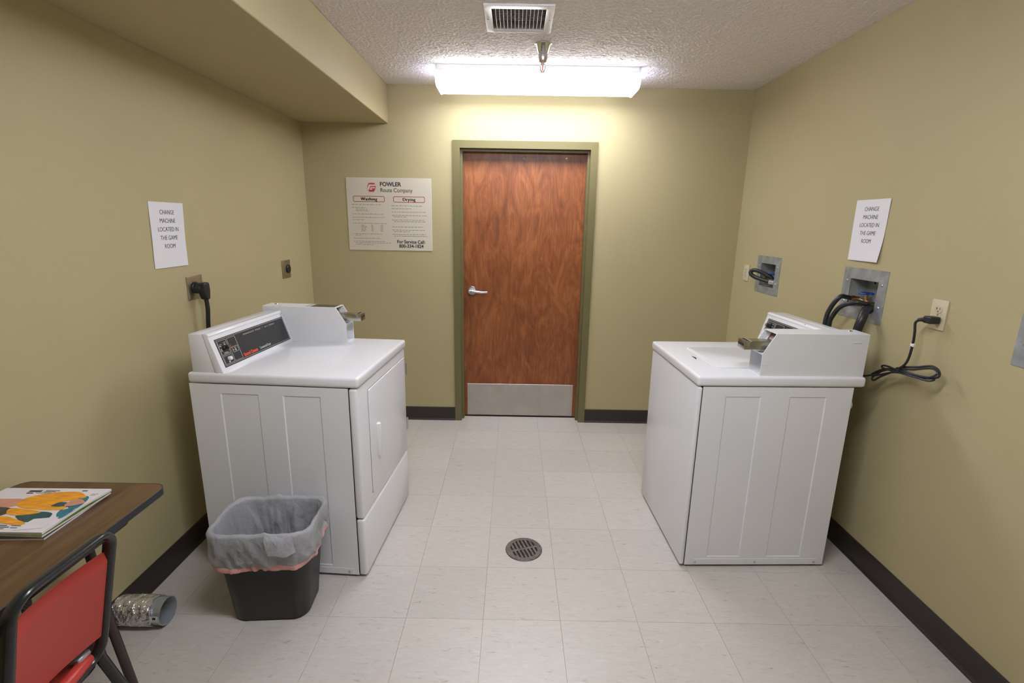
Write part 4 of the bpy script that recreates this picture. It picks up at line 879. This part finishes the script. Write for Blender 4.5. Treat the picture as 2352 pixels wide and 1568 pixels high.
for yy in (ty1 - .165, ty0 + .165):
    for s in (-1, 1):
        lg = part(t, 'leg', tube([(o[0] + s * .092, yy, tz - .03), (o[0] + s * .118, yy, .38), (o[0] + s * .172, yy + .0, .012)], .0125, 12), 'table_steel', o)
        part(lg, 'foot_cap', cyl((o[0] + s * .1705, yy, .026), (o[0] + s * .174, yy, 0), .015, 12), 'black_rubber', o)
    part(t, 'leg_crossbar', tube([(o[0] - .118, yy, .36), (o[0] + .118, yy, .36)], .009, 10), 'table_steel', o)
    sgn = -1 if yy > o[1] else 1
    part(t, 'leg_brace', tube([(o[0], yy, .36), (o[0], yy + sgn * .22, tz - .03)], .007, 8), 'table_steel', o)
# ================================================================== MAGAZINES
def magazine(quad, z0, th, label, cover, art=None, bend=0):
    """quad: far-left, far-right, near-right, near-left corners"""
    A, B, C_, D_ = [Vector((*q, 0)) for q in quad]; o = ((A + C_) / 2); o.z = z0
    t = thing('magazine', label, 'magazine', o, 0, 'magazines on the folding table')
    def P(u, v, z=0): # u across A->B, v from far to near
        q = (A * (1 - u) + B * u) * (1 - v) + (D_ * (1 - u) + C_ * u) * v
        return (q.x, q.y, z0 + z + bend * (u ** 4) * math.sin(v * 3.14) ** 2)
    def slab(za, zb, k=0):
        N_ = 8; g = [P(i / N_, j / N_, za) for j in range(N_ + 1) for i in range(N_ + 1)] + [P(i / N_, j / N_, zb) for j in range(N_ + 1) for i in range(N_ + 1)]; M = (N_ + 1) ** 2; f_ = []
        for j in range(N_):
            for i in range(N_):
                a = j * (N_ + 1) + i; q = (a, a + 1, a + N_ + 2, a + N_ + 1); f_ += [q, tuple(c + M for c in q)[::-1]]
        for i in range(N_):
            a, b_ = i, i + 1; f_.append((a, b_, b_ + M, a + M)); a, b_ = N_ * (N_ + 1) + i, N_ * (N_ + 1) + i + 1; f_.append((a, b_, b_ + M, a + M))
            a, b_ = i * (N_ + 1), (i + 1) * (N_ + 1); f_.append((a, b_, b_ + M, a + M)); a, b_ = i * (N_ + 1) + N_, (i + 1) * (N_ + 1) + N_; f_.append((a, b_, b_ + M, a + M))
        return fixn((g, f_))
    part(t, 'pages', slab(0, th * .8), 'mag_white', o, 30); cv = part(t, 'cover', slab(th * .8, th), cover, o, 30)
    if art: art(t, cv, lambda u, v, z: P(u, v, th + z), o)
    return t
Q = [(-1.460, 1.298), (-1.160, 1.302), (-1.168, 1.092), (-1.468, 1.088)]
magazine([(-1.466, 1.286), (-1.166, 1.300), (-1.160, 1.086), (-1.460, 1.072)], tz + .0006, .005, 'dark-covered magazine at the bottom of the stack on the table', 'mag_dark')
magazine([(-1.455, 1.305), (-1.158, 1.296), (-1.166, 1.088), (-1.463, 1.097)], tz + .006, .005, 'green-edged magazine sandwiched in the middle of the stack', 'mag_green')
def art(t, cv, P, o):
    def poly(pts, mat, nm, z=.0002): part(cv, nm, prism([(p.x, p.y) for p in catmull([(*p, 0) for p in pts], 4, True)], lambda a, b_, q: P(a, b_, q), z, z + .0003), mat, o, 0, fix=True)
    poly([(.02, .30), (.18, .28), (.36, .28), (.40, .36), (.38, .46), (.20, .52), (.02, .50)], 'mag_skin', 'cover_picture')
    poly([(.36, .26), (.45, .16), (.58, .10), (.74, .09), (.84, .16), (.90, .24), (.80, .32), (.76, .36), (.86, .46), (.86, .54), (.60, .52), (.40, .44)], 'mag_orange', 'cover_picture', .0004)
    poly([(.84, .22), (.92, .22), (.985, .42), (.985, .72), (.90, .66), (.86, .54), (.84, .36)], 'mag_teal', 'cover_picture', .0003)
    poly([(.74, .36), (.84, .38), (.84, .46), (.72, .46)], 'mag_teal_dark', 'cover_picture', .0006)
    poly([(.82, .30), (.88, .28), (.97, .36), (.97, .40), (.90, .46), (.83, .44)], 'mag_skin', 'cover_picture', .0008)
    poly([(.10, .48), (.40, .50), (.44, .62), (.34, .74), (.10, .72)], 'mag_hair', 'cover_picture', .0005)
    poly([(.40, .50), (.62, .54), (.72, .60), (.58, .66), (.44, .62)], 'mag_orange', 'cover_picture', .0006)
    poly([(.56, .66), (.70, .58), (.84, .62), (.86, .76), (.70, .80), (.60, .72)], 'mag_teal_dark', 'cover_picture', .0004)
    poly([(.34, .74), (.46, .68), (.60, .74), (.74, .82), (.70, .86), (.52, .82), (.38, .80)], 'mag_orange', 'cover_picture', .0007)
    gs = []
    def bar(u, v, l, h_): gs.append(prism([(u, v), (u + l, v), (u + l, v + h_), (u, v + h_)], lambda a, b_, q: P(a, b_, q), .0002, .0005))
    for u, v, l, h_ in ((.27, .06, .12, .040), (.28, .12, .06, .022), (.42, .06, .13, .012), (.42, .09, .11, .012), (.36, .12, .16, .010), (.76, .05, .05, .02), (.90, .14, .06, .006), (.90, .17, .05, .006),
                        (.20, .80, .20, .035), (.22, .86, .18, .035), (.22, .92, .16, .03), (.46, .86, .16, .014), (.46, .895, .20, .014), (.48, .93, .16, .012), (.66, .87, .10, .010), (.68, .91, .16, .010)): bar(u, v, l, h_)
    part(cv, 'cover_print', fixn(join(*gs)), 'ink', o, 0)
    part(cv, 'cover_caption', prism([(.76, .74), (.95, .70), (.95, .92), (.74, .97)], lambda a, b_, q: P(a, b_, q), .0003, .0012), 'mag_white', o, 0, fix=True)
magazine(Q, tz + .0115, .006, 'white magazine with a person in orange on the cover, topmost on the table', 'mag_white', art, .004)
# ================================================================== CHAIR
o = (-1.12, .925, 0)
t = thing('folding_chair', 'red plastic chair with black tubular frame tucked against the folding table', 'chair', o)
THB = .24; X0, Z0 = -.953, .792
def cpn(y, d, n_=0): return (X0 - math.sin(THB) * d + math.cos(THB) * n_, y, Z0 - math.cos(THB) * d + math.sin(THB) * n_)
yl, yr, db = .800, 1.046, .375
cy = (yl + yr) / 2; cd = db / 2 - .010
loop_ = [cpn(cy + a, cd - b_ ) for a, b_ in rrect(yr - yl, db, .045, 7)]
part(t, 'back_frame', tube(loop_, .0155, 14, closed=True, flat=.62, up=(math.cos(THB), 0, math.sin(THB))), 'chair_frame', o, 50)
def bpan(d0, d1, nn=10, mm=10):
    v_ = []; f_ = []
    for s_ in (0, 1):
        for j in range(mm + 1):
            for i in range(nn + 1):
                u = i / nn; v = j / mm; y = yl + .008 + (yr - yl - .016) * u; d = d0 + (d1 - d0) * v
                bow = -.018 * math.sin(math.pi * u) + (.012 * (1 - v / .12) ** 2 if v < .12 else 0) * -1
                v_.append(cpn(y, d, bow + .006 - .006 * s_))
    M = (nn + 1) * (mm + 1)
    for j in range(mm):
        for i in range(nn):
            a = j * (nn + 1) + i; q = (a, a + 1, a + nn + 2, a + nn + 1); f_ += [q, tuple(c + M for c in q)[::-1]]
    for i in range(nn): f_ += [(i, i + 1, i + 1 + M, i + M), (mm * (nn + 1) + i, mm * (nn + 1) + i + 1, mm * (nn + 1) + i + 1 + M, mm * (nn + 1) + i + M)]
    for j in range(mm): a, c = j * (nn + 1), (j + 1) * (nn + 1); f_ += [(a, c, c + M, a + M), (a + nn, c + nn, c + nn + M, a + nn + M)]
    return fixn((v_, f_))
part(t, 'backrest', bpan(.050, .300), 'chair_red', o, 60)
part(t, 'seat', bevel(prism(rrect(.30, .262, .05, 5, -1.20, cy), lambda a, b_, q: (a, b_, q + .02 * ((a + 1.20) / .15) ** 2 * (1 if a < -1.2 else .4)), .428, .446), .006, 2), 'chair_red', o, 50)
part(t, 'seat_lip', tube(catmull([(-1.045, yl + .03, .452), (-1.03, cy, .458), (-1.045, yr - .03, .452)], 6), .016, 12), 'chair_red', o)
part(t, 'seat_frame', tube([(a, b_, .422) for a, b_ in rrect(.29, .25, .04, 5, -1.19, cy)], .010, 10, closed=True), 'chair_frame', o)
for y in (yl + .004, yr - .004):
    sg = 1 if y > cy else -1
    part(t, 'leg', tube([cpn(y, db - .02), (-1.035, y, .43), (-.865, y + sg * .015, .010)], .0125, 12), 'chair_frame', o)
    part(t, 'leg', tube([(-1.07, y, .425), (-1.31, y - sg * .01, .422), (-1.36, y, .010)], .0125, 12), 'chair_frame', o)
for p in ((-.865, yl - .011), (-.865, yr + .011), (-1.36, yl + .004), (-1.36, yr - .004)):
    part(t, 'glide', cyl((p[0], p[1], .014), (p[0], p[1], 0), .016, 12), 'black_rubber', o)
part(t, 'lower_bracket', bevel(prism([(-1.075, .470), (-1.040, .478), (-1.036, .466), (-1.073, .458)], lambda a, z, q: (a, q, z), yr - .058, yr - .022), .003, 1), 'galvanized', o)
